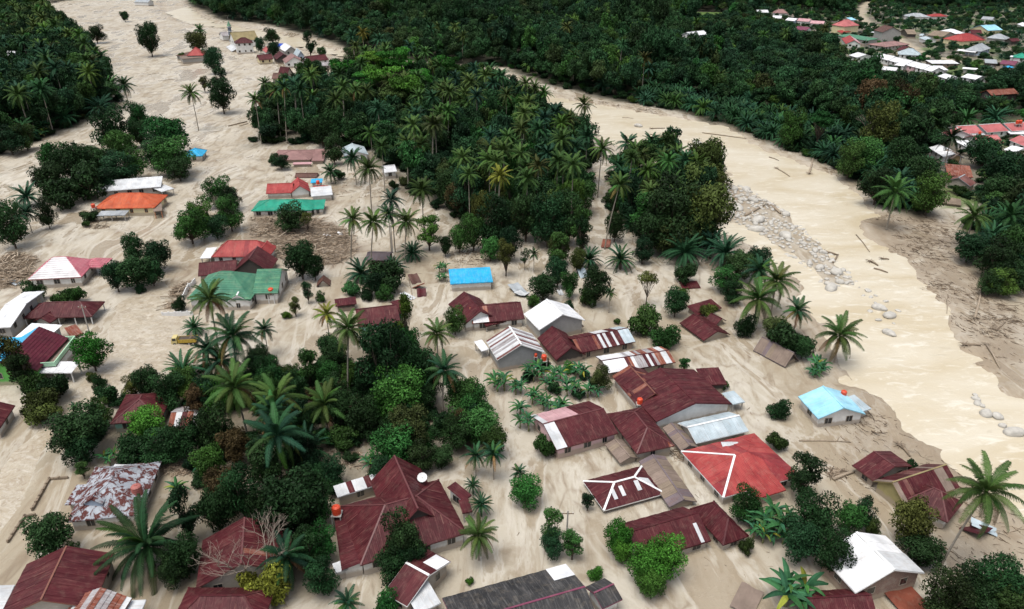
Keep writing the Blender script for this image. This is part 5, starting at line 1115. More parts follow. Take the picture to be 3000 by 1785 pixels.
# the village gardens
for vi, vp in enumerate(VIL):
    X, Y = scatter(vp, 8.5, 40+vi); k = sdf(vp, X, Y) < 0
    for rd in ROADS: k &= polyline_d(rd, X, Y) > 6
    for x, y in zip(X[k], Y[k]):
        h = rr.uniform(2.2, 5); R = rr.uniform(1.8, 3.4); px = proj(x, y, 0)[0]
        if px > 3100 or blocked(x, y, R*.6): continue
        for tr in range(3):
            if not hides(x, y, h, R): break
            h *= .6; R *= .75
        else: continue
        fr_pts.append((x, y, R, h, 'far' if rr.random() < .8 else 'oil', 'V'))
# left plantation
X, Y = scatter(FL, 6.2, 6); k = sdf(FL, X, Y) < -1; pxs = IW/2+FPX*X/(Y*CP+CAM_H*SP); k &= pxs > -170
for x, y in zip(X[k], Y[k]):
    u = rr.random()
    if u < .17: q = (x, y, 4.9, rr.uniform(13, 19), 'coco', 'L')
    elif u < .32: q = (x, y, 5.2, rr.uniform(2.5, 5), 'oil', 'L')
    else: q = (x, y, rr.uniform(3.2, 5.6), rr.uniform(7, 14), 'far', 'L')
    if not hides(q[0], q[1], q[3], q[2]): fr_pts.append(q)
# central grove, river grove and garden thickets
for poly, sp, seed, z_, pc, po in ((FC, 5.2, 7, 'C', .12, .04), (FD, 5.4, 8, 'D', .15, .25), (FG, 6.2, 10, 'G', .05, .06)):
    X, Y = scatter(poly, sp, seed); k = sdf(poly, X, Y) < -1
    for x, y in zip(X[k], Y[k]):
        if any((x-a)**2+(y-b)**2 < (c*.62)**2 for a, b, c in NEARP): continue
        u = rr.random()
        if u < pc: q = (x, y, 4.0, rr.uniform(13, 19) if z_ == 'C' else rr.uniform(9, 14) if z_ != 'G' else rr.uniform(4, 7), 'coco', z_)
        elif u < pc+po: q = (x, y, 4.0, rr.uniform(1, 2.5), 'oil', z_)
        elif z_ == 'G': q = (x, y, rr.uniform(1.7, 3.0), rr.uniform(2.0, 4.2), 'far', z_)
        else: q = (x, y, rr.uniform(2.6, 4.6), rr.uniform(5.0, 11), 'far', z_)
        if blocked(x, y, q[2]*.8): continue
        if hides(q[0], q[1], q[3], q[2]): continue
        fr_pts.append(q)
# far treeline behind the left mud flat
X, Y = scatter(gpoly([(-100, -20), (120, 4), (115, 16), (-100, 18)]), 7, 12)
for x, y in zip(X, Y): fr_pts.append((x, y, 4.0, rr.uniform(5, 9), 'far', 'L'))

ZL = {'R': ('beyond the river', 'forest beyond the river'), 'V': ('among the far village roofs', 'gardens of the far village'), 'L': ('in the dense plantation at the upper left', 'plantation at the upper left'), 'C': ('in the central grove', 'central grove'), 'D': ('in the dark grove beside the boulder bar', 'grove beside the boulder bar'), 'G': ('in the overgrown gardens of the foreground', 'foreground gardens')}
fr_pts.sort(key=lambda q: q[0]**2+q[1]**2)
used = {'far': 0, 'coco': 0, 'oil': 0}; LIM = {'far': 75, 'coco': 190, 'oil': 250}
stuff = []
for (x, y, R, h, kd, z_) in fr_pts:
    ph = proj(x, y, h)
    if not (-120 < ph[0] < 3120 and ph[1] < 1900): continue
    if used[kd] >= LIM[kd]: stuff.append((x, y, R, h, kd, z_)); continue
    used[kd] += 1; wh, gr = ZL[z_]
    if kd == 'far':
        tone = random.choice('ddddmmmor' if z_ != 'V' else 'dmmmb')
        kdn = random.choice(('round', 'round', 'round', 'tall') if h > 4.5 else ('round',)) if h > .95*R else 'bush'
        lab = 'one of many %s %s %s' % (TONE[tone][1], 'bushes growing close' if kdn == 'bush' else 'leafy trees', wh)
        place_broad(kdn, x, y, R, h, tone, 'tree' if kdn != 'bush' else 'bush', lab, 'tree' if kdn != 'bush' else 'bush', '%s %s of the %s' % (TONE[tone][1], 'bushes' if kdn == 'bush' else 'trees', gr))
    elif kd == 'coco':
        tone = random.choice('ccq' if z_ != 'L' else 'qqc'); place_palm('coco', x, y, h, R, tone, random.choice((0, 0, 1)), random.uniform(0, 6.28), ppm((x, y, h)) > 12, 'one of many %s coconut palms standing %s' % (TONE[tone][1], wh), '%s coconut palms of the %s' % (TONE[tone][1], gr))
    else:
        tone = random.choice('qqqt'); place_palm('oil', x, y, h, R, tone, 0, 0, ppm((x, y, h)) > 12, 'one of many %s feathery palms %s' % (TONE[tone][1], wh), '%s feathery palms of the %s' % (TONE[tone][1], gr))

# the rest of the forest: one mass
def instanced(name, pts, srcs, color, label, cat, seed):
    r = np.random.default_rng(seed)
    m = bpy.data.meshes.new(name); V = np.array([p[:3] for p in pts], np.float32); m.vertices.add(len(V)); m.vertices.foreach_set('co', V.ravel())
    for n_, a, ty in (('sx', [p[3] for p in pts], 'FLOAT'), ('sz', [p[4] for p in pts], 'FLOAT'), ('rz', r.uniform(0, 6.28, len(pts)), 'FLOAT'), ('vi', [p[5] for p in pts], 'INT')):
        at = m.attributes.new(n_, ty, 'POINT'); at.data.foreach_set('value', np.array(a, np.float32 if ty == 'FLOAT' else np.int32))
    o = link(bpy.data.objects.new(name, m)); o.color = tuple(color)+(1,); tag(o, label, cat, None, 'stuff')
    ng = bpy.data.node_groups.new(name+'_nodes', 'GeometryNodeTree'); ng.interface.new_socket('Geometry', in_out='INPUT', socket_type='NodeSocketGeometry'); ng.interface.new_socket('Geometry', in_out='OUTPUT', socket_type='NodeSocketGeometry')
    gi = ng.nodes.new('NodeGroupInput'); go = ng.nodes.new('NodeGroupOutput'); jn = ng.nodes.new('GeometryNodeJoinGeometry')
    def na(nm, ty):
        n = ng.nodes.new('GeometryNodeInputNamedAttribute'); n.data_type = ty; n.inputs['Name'].default_value = nm; return n.outputs['Attribute']
    sx, sz, rz, vi = na('sx', 'FLOAT'), na('sz', 'FLOAT'), na('rz', 'FLOAT'), na('vi', 'INT')
    cs = ng.nodes.new('ShaderNodeCombineXYZ'); cr = ng.nodes.new('ShaderNodeCombineXYZ')
    ng.links.new(sx, cs.inputs[0]); ng.links.new(sx, cs.inputs[1]); ng.links.new(sz, cs.inputs[2]); ng.links.new(rz, cr.inputs[2])
    for i, so_ in enumerate(srcs):
        oi = ng.nodes.new('GeometryNodeObjectInfo'); oi.inputs['Object'].default_value = so_; oi.transform_space = 'ORIGINAL'; oi.inputs['As Instance'].default_value = True
        cp = ng.nodes.new('FunctionNodeCompare'); cp.data_type = 'INT'; cp.operation = 'EQUAL'; ng.links.new(vi, cp.inputs[2]); cp.inputs[3].default_value = i
        ip = ng.nodes.new('GeometryNodeInstanceOnPoints')
        ng.links.new(gi.outputs[0], ip.inputs['Points']); ng.links.new(cp.outputs[0], ip.inputs['Selection']); ng.links.new(oi.outputs['Geometry'], ip.inputs['Instance'])
        ng.links.new(cr.outputs[0], ip.inputs['Rotation']); ng.links.new(cs.outputs[0], ip.inputs['Scale']); ng.links.new(ip.outputs[0], jn.inputs[0])
    ng.links.new(jn.outputs[0], go.inputs[0])
    md = o.modifiers.new('trees', 'NODES'); md.node_group = ng
    return o
# each far crown stands once as a real tree deep in the forest; the mass repeats those crowns
srcs = []
far_only = [q for q in stuff if q[4] == 'far']
for i, (cm, R0) in enumerate(FARB):
    x, y, R, h, kd, z_ = far_only[i*37]; root = empty('tree', (x, y, gz(x, y))); tag(root, 'one of many green leafy trees beyond the river', 'tree', 'green trees of the forest beyond the river')
    c = link(bpy.data.objects.new('crown', cm), root); setc(c, 'm'); c['kind'] = 'stuff'; srcs.append(c); link(bpy.data.objects.new('trunk', BROAD['round'][0][1]), root)
ns = len(srcs)
pal = [o for o in bpy.data.objects if o.name.startswith('crown') and o.data in PCROWN['coco']][:1]
oilc = [o for o in bpy.data.objects if o.name.startswith('crown') and o.data in PCROWN['oil']][:2]
ip_ = []; pp_ = []; op_ = []; ur = np.random.default_rng(3)
for x, y, R, h, kd, z_ in stuff:
    g0 = 0.0
    if kd == 'far': s = R/4.2; ip_.append((x, y, g0, s, max(h/6.6, s*.75), int(ur.integers(ns))))
    elif kd == 'coco': pp_.append((x, y, h, R/4, R/4, 0))
    else: op_.append((x, y, h, R/4, R/4, int(ur.integers(len(oilc)))))
# shrub layer under the trees
bsrc = [o for o in bpy.data.objects if o.name.startswith('crown') and o.data in [b[0] for b in BROAD['bush']]][:2]
up = []
for x, y, R, h, kd, z_ in fr_pts:
    if (z_ == 'V' and ur.random() < .5) or y > 480: continue
    for _ in range(2 if y < 300 else 1):
        s = ur.uniform(.7, 1.4); xx, yy = x+ur.uniform(-3.5, 3.5), y+ur.uniform(-3.5, 3.5)
        up.append((xx, yy, -.2, s, s*ur.uniform(.7, 1.1), int(ur.integers(2))))
ux = np.array([u[:2] for u in up]); okr = (sdf(RIVER, ux[:, 0], ux[:, 1]) > 2)
up = [u for u, ok_ in zip(up, okr) if ok_ and not blocked(u[0], u[1], 1.2) and not hides(u[0], u[1], 1.5, 1.5)]
instanced('forest', ip_, srcs, (.0145, .042, .0145), 'continuous dark green leafy forest canopy filling the land beyond the river', 'forest', 1)
if pp_: instanced('palm_forest', pp_, pal, TONE['c'][0], 'coconut crowns poking out of the far forest canopy', 'forest', 2)
if op_: instanced('plantation', op_, oilc, TONE['q'][0], 'mass of blue-green feathery palms within the far forest', 'plantation', 4)
instanced('undergrowth', up, bsrc, TONE['d'][0], 'low dark undergrowth covering the ground beneath the trees', 'undergrowth', 5)
# ------------------------------------------------------------------ boulders, driftwood and wreckage
def boulder_mesh(seed):
    import bmesh
    r = random.Random(seed); bm = bmesh.new(); bmesh.ops.create_icosphere(bm, subdivisions=2, radius=1.0)
    ax = [Vector((r.gauss(0, 1), r.gauss(0, 1), r.gauss(0, 1))).normalized() for _ in range(7)]; cut = [r.uniform(.62, .95) for _ in ax]
    for v in bm.verts:
        for a, c in zip(ax, cut):
            d = v.co.dot(a)
            if d > c: v.co -= a*(d-c)*.8
        v.co *= 1+r.uniform(-.04, .04)
    bm.normal_update(); m = bpy.data.meshes.new('boulder'); bm.to_mesh(m); bm.free(); m.materials.append(PM['rock'])
    m.polygons.foreach_set('use_smooth', [True]*len(m.polygons)); return m
BM_ = [boulder_mesh(s) for s in range(6)]
def boulder(x, y, r, label, group=None, flat=.62, z=None, rnd=random):
    o = link(bpy.data.objects.new('boulder', rnd.choice(BM_))); o.location = (x, y, (gz(x, y) if z is None else z)+r*.12)
    o.scale = (r*rnd.uniform(.9, 1.35), r*rnd.uniform(.75, 1.0), r*flat); o.rotation_euler = (rnd.uniform(-.2, .2), rnd.uniform(-.2, .2), rnd.uniform(0, 6.28))
    tag(o, label, 'boulder', group); return o
r5 = random.Random(55); placed = []
bx = np.array(BAR)
for tr in range(6000):
    x, y = r5.uniform(bx[:, 0].min(), bx[:, 0].max()), r5.uniform(bx[:, 1].min(), bx[:, 1].max())
    di = inside(BAR, x, y)
    if di > -.3: continue
    dn = float(vnoise(x, y, 6.0, 5)); px_, py_, _ = proj(x, y, 0)
    f = (px_-2120)/400
    if dn < .42-.25*f and r5.random() < .85: continue
    rad = min(2.0, .46*(1-r5.random())**-.5)
    if any((x-a)**2+(y-b)**2 < (.78*(rad+c))**2 for a, b, c in placed): continue
    placed.append((x, y, rad))
    if len(placed) > 270: break
for x, y, rad in placed: boulder(x, y, rad, 'grey boulder heaped among many on the stony river bar', 'boulders heaped on the river bar', .72, rnd=r5)
for lab, t_, lst in (('pale rounded boulder awash below the tip of the river bar', '31', [(662,600,10),(725,625,26),(690,660,14),(745,672,18),(780,660,15),(778,712,14),(855,702,22),(740,775,22),(942,770,20),(800,838,26),(910,862,14)]),):
    for x, y, rp in lst:
        p = TP(t_, x, y, WATER_Z); boulder(p.x, p.y, rp/2.4733/ppm(p), lab, 'boulders awash below the bar', .4, WATER_Z, r5)
for lab, t_, x, y, rp in (('large flat boulder in midstream, upper of two below the bar', '31', 808, 755, 50), ('large flat boulder in midstream, lower of two below the bar', '31', 880, 808, 50), ('lone low boulder alone in midstream downriver of the others', '31', 878, 936, 44), ('white boulder alone in the upper river channel', '20', 915, 918, 32), ('pair boulder, the rear one in the upper channel bend', '20', 1335, 1032, 28), ('pair boulder, the front one in the upper channel bend', '20', 1350, 1055, 34), ('large twin-lobed boulder near the right edge of the river', '32', 1580, 75, 58), ('brown boulder touching the twin-lobed one in the river', '32', 1660, 92, 48), ('smooth round grey boulder nearest the right edge', '32', 1775, 212, 68), ('small pale boulder beside the smooth round one', '32', 1700, 160, 34), ('top boulder of the small midstream stack', '31', 1500, 1382, 22), ('middle boulder of the small midstream stack', '31', 1505, 1410, 32), ('bottom boulder of the small midstream stack', '31', 1515, 1442, 32), ('boulder right below the small midstream stack', '31', 1555, 1462, 24)):
    p = TP(t_, x, y, WATER_Z); boulder(p.x, p.y, rp/2.4733/ppm(p), lab, None, .6, WATER_Z, r5)
for x, y, rp, n_ in ((1650,1340,16,1),(1680,1355,18,2),(1620,1380,14,3),(1700,1385,16,4),(1690,1450,24,5),(1640,1420,14,6),(1740,1470,20,7)):
    p = TP('20', x, y, 0); boulder(p.x, p.y, rp/2.4733/ppm(p), 'low grey boulder on the mud beside the olive tree by the bar', 'boulders upstream of the bar', .5, None, r5)

def sticks(name, label, polys, n, lens, rad, seed, heap=.4, ang=None, spread=1.0, cat='debris', clus=0, tone=(.1, 1.0), fade=2.5):
    r = np.random.default_rng(seed); V = []; F = []; cnt = 0; tint = []
    for poly, share in polys:
        q = np.array(poly); k = 0; want = int(n*share); tries = 0; x0, x1, y0, y1 = q[:, 0].min(), q[:, 0].max(), q[:, 1].min(), q[:, 1].max(); cen = []
        while clus and len(cen) < clus*share+3:
            x, y = r.uniform(x0, x1), r.uniform(y0, y1)
            if inside(poly, x, y) < 0: cen.append((x, y, r.uniform(.8, 3.2), r.normal(-.9, .35)))
        while k < want and tries < want*14:
            tries += 1; al = ang
            if clus: c = cen[int(r.integers(len(cen)))]; x, y = c[0]+r.normal()*c[2]*1.5, c[1]+r.normal()*c[2]; al = c[3]
            else: x = r.uniform(x0, x1); y = r.uniform(y0, y1)
            di = inside(poly, x, y)
            if di > 0 and not clus: continue
            if not clus and r.random() > min(1, -di/fade)*(.25+1.5*max(0, float(vnoise(x, y, 5.0, seed))-.1)): continue
            k += 1
            L = r.uniform(*lens)*(1 if r.random() < .88 else 1.9); a = r.uniform(0, 6.28) if al is None else al+r.normal(0, spread); ti = r.normal(0, .15); w_ = r.uniform(*rad)*(1 if r.random() < .9 else 1.7)
            z = gz(x, y)+r.uniform(-.05, heap)*min(1, .3+max(0, -di)/4)
            d = np.array([math.cos(a)*math.cos(ti), math.sin(a)*math.cos(ti), math.sin(ti)]); s = np.array([-math.sin(a), math.cos(a), 0]); u = np.array([d[1]*s[2]-d[2]*s[1], d[2]*s[0]-d[0]*s[2], d[0]*s[1]-d[1]*s[0]])
            c = np.array([x, y, z]); bend = s*r.normal(0, .10)*L
            for j, (f, ws) in enumerate(((-.5, 1.0), (.0, .9), (.5, .5))):
                pc = c+d*L*f+bend*(1-abs(f)*2)
                for an in (0, 2.094, 4.188): V.append(pc+(s*math.cos(an)+u*math.sin(an))*w_*ws)
            tn = r.uniform(*tone)
            for j in (0, 3):
                for i in range(3): F.append((cnt+j+i, cnt+j+(i+1) % 3, cnt+j+3+(i+1) % 3, cnt+j+3+i)); tint.append(tn)
            cnt += 9
    m = np_mesh(name, np.array(V), np.array(F), None, WOOD, False); at = m.attributes.new('tint', 'FLOAT', 'FACE'); at.data.foreach_set('value', np.array(tint, np.float32))
    o = link(bpy.data.objects.new(name, m)); tag(o, label, cat, None, 'stuff'); return o
MUD1 = gpoly([(700,560),(1000,560),(1400,700),(2200,800),(2450,1150),(2700,1400),(2990,1600),(2990,1780),(2300,1780),(1600,1600),(1500,1300),(1300,1100),(900,900),(600,800)])
MUD2 = gpoly([(0,470),(300,380),(560,450),(760,420),(720,560),(620,640),(500,700),(350,720),(200,730),(0,760)])
UPB = gpoly([(1500,224),(1650,288),(1860,325),(2050,352),(2190,405),(2330,462),(2460,522),(2540,590),(2480,500),(2330,440),(2190,385),(2050,338),(1860,312),(1640,272)])
sticks('driftwood', 'thick tangle of broken pale timber heaped behind the red-roofed house', [(HEAP, .66), (HEAP2, .24), (HEAP3, .10)], 3600, (.5, 3.4), (.03, .13), 1, 1.1, tone=(.2, 1.0))
sticks('brown_driftwood', 'dark mud-coated branches in clumps along the river banks', [(BANK, .6), (UPB, .2), (BANKL, .2)], 2600, (.4, 1.9), (.025, .08), 2, .3, spread=.55, clus=95, tone=(.0, .55))
sticks('scattered_twigs', 'small twigs and scraps strewn across the open mud', [(MUD1, .5), (MUD2, .2), (BANK, .15), (BANKL, .15)], 1700, (.25, 1.1), (.02, .05), 3, .04, clus=260, tone=(.0, .6))
LIT = [gpoly([T(t_, *q) for q in pp]) for t_, pp in (('22', ((1130,330),(1290,320),(1340,430),(1190,420))), ('32', ((420,460),(560,465),(570,545),(440,545))), ('21', ((850,1235),(930,1195),(960,1230),(900,1300))), ('11', ((1390,330),(1710,320),(1730,440),(1400,445))), ('12', ((420,320),(800,330),(760,490),(470,430))), ('01', ((600,100),(790,110),(800,170),(640,180))), ('12', ((0,1180),(200,1250),(220,1450),(20,1450))), ('10', ((380,1230),(1000,1280),(1050,1440),(560,1440))), ('02', ((1100,440),(1420,430),(1400,520),(1150,540))))]
sticks('wreckage', 'litter of splintered planks and branches between the houses', [(p_, 1/len(LIT)) for p_ in LIT], 1500, (.4, 2.2), (.025, .1), 6, .35, tone=(.05, .95), fade=1.0)
def log(t_, x0, y0, x1, y1, rad, label, m_='mudwood', root=False):
    a = TP(t_, x0, y0, .2); b = TP(t_, x1, y1, .2); a.z = max(gz(a.x, a.y), WATER_Z)+rad*.7; b.z = max(gz(b.x, b.y), WATER_Z)+rad*.7
    o_ = Vector(((a.x+b.x)/2, (a.y+b.y)/2, 0)); mb = MB(); md = (a+b)/2+Vector((.2, .15, .05))
    mb.tube([a-o_, md-o_, b-o_], [rad, rad*.85, rad*.55], 7)
    if root:
        for i in range(9):
            d = Vector((math.cos(i*.7), math.sin(i*.7), .25*math.sin(i*2)))*rad*4
            mb.tube([a-o_, a-o_+d*.6+Vector((0, 0, .2)), a-o_+d], [rad*.5, rad*.25, .03], 4)
    ob = mb.obj('log', PM[m_], None, smooth=True); ob.location = o_; tag(ob, label, 'log'); return ob
log('32',470,545,640,485,.3,'thick pale log lying against the wrecked yellow-gabled house','palewood')
log('32',225,262,600,272,.16,'long thin log lying across the foot of the grey palm stump','palewood')
log('32',490,270,515,236,.12,'short splintered stick upright beside the long thin log','palewood')
log('32',950,290,1030,375,.28,'uprooted palm trunk with a round root ball near the river','mudwood',True)
log('31',1500,820,1550,600,.3,'leaning uprooted trunk on the far mud bank','palewood',True)
log('31',1580,1010,1680,1180,.25,'fallen palm trunk with splayed dry fronds on the far bank','palewood',True)
log('31',1298,680,1300,775,.12,'pale straight pole stuck at the river edge','palewood')
log('31',1655,910,1720,850,.2,'crooked dark branch on the far mud','mudwood',True)
log('31',1425,1010,1540,1020,.35,'root mass washed up at the far waterline','mudwood',True)
log('31',740,400,800,430,.3,'dark root clump in the shallows below the bar','mudwood',True)
log('31',830,380,880,385,.25,'broken stump standing in the shallows','mudwood',True)
log('31',770,450,870,480,.25,'half-sunk dark log in the shallows','mudwood')
log('31',640,205,740,330,.15,'thin floating trunk drifting down the far channel','mudwood')
log('30',300,1250,330,1130,.35,'tall uprooted stump with spread roots at the upper bank','palewood',True)
log('30',60,1210,160,1270,.25,'dry palm frond bundle stranded in the upper channel','palewood',True)
log('30',10,1130,80,1155,.2,'dark log stranded in the upper channel','mudwood')
log('20',1380,955,1700,1000,.2,'long thin trunk lying along the upper river edge','mudwood')
log('20',1000,965,1100,985,.2,'short trunk floating in the upper river','mudwood')
log('20',1010,925,1110,922,.25,'tangled branch floating in the upper river','mudwood',True)
log('20',800,845,880,850,.15,'thin pale stick floating near the oil palm bank','palewood')
log('20',1100,1010,1130,1005,.3,'small brown root in the upper river','mudwood',True)
log('00',1655,912,1790,880,.3,'long log stranded beside the coconut row','mudwood')
log('00',1735,912,1800,895,.22,'short log beside the coconut row','palewood')
log('31',20,5,90,60,.5,'big pale trunk lying on the boulder bar','palewood',True)
log('31',400,330,510,355,.35,'brown trunk wedged among the lower boulders','mudwood',True)
log('31',470,410,510,350,.3,'second brown trunk wedged among the lower boulders','mudwood')
log('21',1690,75,1830,0,.4,'long pale trunk on the upper part of the bar','palewood')
log('11',1100,520,1135,690,.16,'pale leaning pole beside the red-brown wreckage','palewood')
log('12',1030,1280,1100,1160,.14,'pale thin trunk slanting before the villa wall','palewood')
# fallen sheets
def panel(t_, x, y, wd, ln, az, tilt, mname, label):
    p = TP(t_, x, y, .2); mb = MB(); nx = 6
    for i in range(nx):
        x0 = -wd/2+wd*i/nx; x1 = x0+wd/nx; b0 = .12*math.sin(i*1.3); b1 = .12*math.sin((i+1)*1.3)
        mb.prism([Vector((x0, -ln/2, b0)), Vector((x1, -ln/2, b1)), Vector((x1, ln/2, b1)), Vector((x0, ln/2, b0))], [Vector((x0, -ln/2, b0+.03)), Vector((x1, -ln/2, b1+.03)), Vector((x1, ln/2, b1+.03)), Vector((x0, ln/2, b0+.03))])
    o = mb.obj('roof_sheet', RM[mname], None, uv=True); o.location = (p.x, p.y, gz(p.x, p.y)+.15+abs(math.sin(tilt))*ln*.35); o.rotation_euler = (tilt, .08, az); tag(o, label, 'roof sheet'); return o
panel('11',1150,550,2.5,3.5,.5,.4,'brown','brown crumpled sheet at the top of the red-brown wreckage')
panel('11',1180,600,2.0,3.0,1.0,-.5,'rust','rust-red crumpled sheet in the middle of the red-brown wreckage')
panel('11',1200,650,2.2,2.6,.2,.5,'maroon','maroon crumpled sheet at the foot of the red-brown wreckage')
panel('11',1100,665,1.5,4.0,.9,.1,'offwhite','long pale sheet beside the red-brown wreckage')
panel('21',40,620,3.0,4.5,.6,.25,'grey','grey sheet, upper of two fallen right of the blue roof')
panel('21',70,645,3.0,3.5,-.4,-.2,'offwhite','pale sheet, lower of two fallen right of the blue roof')
panel('21',510,510,2.2,3.0,.4,.6,'grey_blue','crumpled pale blue sheet caught between trees')
panel('32',1500,920,3.0,3.2,.5,-.4,'maroon','maroon sheet torn off beside the wrecked yellow-gabled house')
panel('32',1560,900,2.0,3.5,1.1,.2,'grey_blue','pale sheet torn off beside the wrecked yellow-gabled house')
panel('32',1215,815,1.6,3.0,.9,.3,'deep_blue','blue sheet leaning on the wrecked house front')
panel('01',90,560,1.6,5.0,1.1,.1,'grey','grey sheet lying in the timber heap at the left edge')
panel('21',350,640,1.2,2.0,.3,.2,'offwhite','small pale sheet under trees behind the white gable house')
panel('02',1385,95,2.6,2.6,.2,.3,'red','red sheet leaning at the corner beside the teal-banded house')
panel('01',1360,1240,2.0,4.0,.1,.2,'rust_pale','streaked pink and white sheet lying above the thicket')
panel('11',520,222,1.3,2.4,1.4,.2,'white','white sheet, left of two bright scraps on the timber heap')
panel('11',610,215,1.4,1.6,.4,.5,'white','white scrap, right of two bright scraps on the timber heap')
panel('32',1010,1430,4.5,5.0,.35,.1,'rust','rusty brown sheet at the bottom edge beside the brick house')
panel('22',1700,1420,3.0,4.5,-.6,.1,'old_brown','grey-brown sheet at the bottom edge, left of the banana plant')

# ------------------------------------------------------------------ truck, car, tanks, poles, fences, minaret
def truck():
    a = TP('01', 1238, 1022, 0); b = TP('01', 1420, 1012, 0); d = (b-a); az = math.atan2(d.y, d.x); c = (a+b)/2+Vector((0, .9, 0))
    t = empty('dump_truck', (c.x, c.y, -.25), az); tag(t, 'yellow dump truck stranded axle-deep in the flooded street', 'truck')
    L = d.length; s = L/6.0; t.scale = (s, s, s)
    cab = MB(); prof = [(-3.0, .5), (-1.55, .5), (-1.55, 2.25), (-2.65, 2.3), (-2.92, 1.45)]
    cab.prism([Vector((x, .95, z)) for x, z in prof], [Vector((x, -.95, z)) for x, z in prof]); co = cab.obj('cab', PM['cabcream'], t)
    ws = MB(); ws.prism([Vector((-2.90, -.82, 1.50)), Vector((-2.90, .82, 1.50)), Vector((-2.66, .82, 2.2)), Vector((-2.66, -.82, 2.2))][::-1], [Vector((-2.95, -.82, 1.50)), Vector((-2.95, .82, 1.50)), Vector((-2.71, .82, 2.2)), Vector((-2.71, -.82, 2.2))][::-1]); ws.obj('windshield', PM['glass'], t)
    for sd_ in (-1, 1):
        w_ = MB(); w_.box(-2.6, -1.75, min(sd_*.95, sd_*.98), max(sd_*.95, sd_*.98), 1.5, 2.1); w_.obj('side_window', PM['glass'], t)
        h_ = MB(); h_.box(-3.03, -2.98, min(sd_*.5, sd_*.85), max(sd_*.5, sd_*.85), .85, 1.05); h_.obj('headlight', PM['white'], t)
    ch = MB(); ch.box(-2.9, 3.0, -.45, .45, .45, .7); ch.obj('chassis', PM['black'], t)
    bed = MB(); bed.box(-1.3, 3.0, -1.05, 1.05, .85, 1.0); bed.box(-1.3, 3.0, -1.05, -.97, 1.0, 1.75); bed.box(-1.3, 3.0, .97, 1.05, 1.0, 1.75); bed.box(-1.3, -1.22, -.97, .97, 1.0, 1.95)
    bo = bed.obj('dump_bed', PM['yellow'], t)
    for i in range(6):
        rb = MB(); x = -1.1+i*.78; rb.box(x, x+.1, -1.11, -1.05, .9, 1.75); rb.obj('rib', PM['yellow'], bo)
    tg = MB(); tg.box(2.95, 3.03, -.97, .97, 1.0, 1.75); tg.obj('tailgate', PM['yellow'], t)
    ld = MB(); ld.box(-1.2, 2.9, -.96, .96, 1.0, 1.66); ld.obj('mud_load', PM['bark'], t)
    for x in (-2.2, 1.2, 2.2):
        for sd_ in (-1, 1):
            w_ = MB(); w_.tube([(x, sd_*.72, .45), (x, sd_*1.0, .45)], [.46, .46], 14); wo_ = w_.obj('wheel', PM['black'], t)
            h_ = MB(); h_.tube([(x, sd_*.99, .45), (x, sd_*1.03, .45)], [.24, .22], 10); h_.obj('rim', PM['post'], wo_)
    pk = MB(); pk.bar((1.2, -.6, 1.2), (2.3, -.3, 3.1), .35, .05, Vector((0, 1, 0))); o = pk.obj('plank', PM['palewood'], None)
    o.location = t.location; o.rotation_euler = t.rotation_euler; o.scale = t.scale; tag(o, 'pale plank propped upright in the yellow truck bed', 'plank')
truck()
def car():
    p = TP('b', 1380, 995); t = empty('parked_car', (p.x, p.y, gz(p.x, p.y)), .15); tag(t, 'pale silver car parked on the dirt road before the shops', 'car')
    bd = MB(); prof = [(-2.1, .35), (2.1, .35), (2.15, .8), (1.2, .95), (.6, 1.45), (-1.2, 1.5), (-1.9, .95), (-2.15, .85)]
    bd.prism([Vector((x, .85, z)) for x, z in prof], [Vector((x, -.85, z)) for x, z in prof]); bd.obj('body', PM['car'], t)
    for sd_ in (-1, 1):
        w_ = MB(); w_.prism([Vector((x, sd_*.86, z)) for x, z in ((-1.5, .98), (.9, .98), (.5, 1.38), (-1.1, 1.42))][::-sd_], [Vector((x, sd_*.88, z)) for x, z in ((-1.5, .98), (.9, .98), (.5, 1.38), (-1.1, 1.42))][::-sd_]); w_.obj('side_window', PM['glass'], t)
        for x in (-1.3, 1.35):
            k_ = MB(); k_.tube([(x, sd_*.65, .33), (x, sd_*.88, .33)], [.33, .33], 12); k_.obj('wheel', PM['black'], t)
car()
def tank(t_, x, y, z, rad, label, m_='tank', stand='post', hgt=None):
    p = TP(t_, x, y, z); h = hgt or rad*2.3; t = empty('water_tank', (p.x, p.y, z)); tag(t, label, 'water tank')
    mb = MB(); mb.tube([(0, 0, 0), (0, 0, h*.86), (0, 0, h*.95), (0, 0, h)], [rad, rad, rad*.75, rad*.3], 14); b = mb.obj('drum', PM[m_], t, smooth=False)
    for f in (.25, .5, .75):
        rg = MB(); rg.tube([(0, 0, h*.86*f-.03), (0, 0, h*.86*f+.03)], [rad*1.05, rad*1.05], 14); rg.obj('hoop', PM[m_], b)
    ld = MB(); ld.tube([(0, 0, h), (0, 0, h+.08)], [rad*.32, rad*.3], 10); ld.obj('lid', PM[m_], t)
    pl = MB(); pl.box(-rad*1.2, rad*1.2, -rad*1.2, rad*1.2, -.12, -.005); pl.obj('platform', PM['post'], t)
    for sx in (-1, 1):
        for sy in (-1, 1):
            l = MB(); l.box(sx*rad-.08, sx*rad+.08, sy*rad-.08, sy*rad+.08, -z-1.0, -.12); l.obj('leg', PM[stand], t)
tank('e',1868,1070,2.3,.62,'orange water tank on a white stand beside the green villa','tank','white')
tank('12',585,790,2.9,.62,'orange water tank behind the biggest maroon villa')
tank('01',678,22,3.2,.55,'orange water tank at the left corner of the orange-roofed house')
tank('21',232,1125,2.6,.52,'orange water tank above banana leaves by the rust-striped house')
tank('21',172,1100,2.4,.3,'tiny red drum left of the orange tank above banana leaves')
tank('21',925,1440,2.3,.5,'orange water tank against the large maroon double-gabled house')
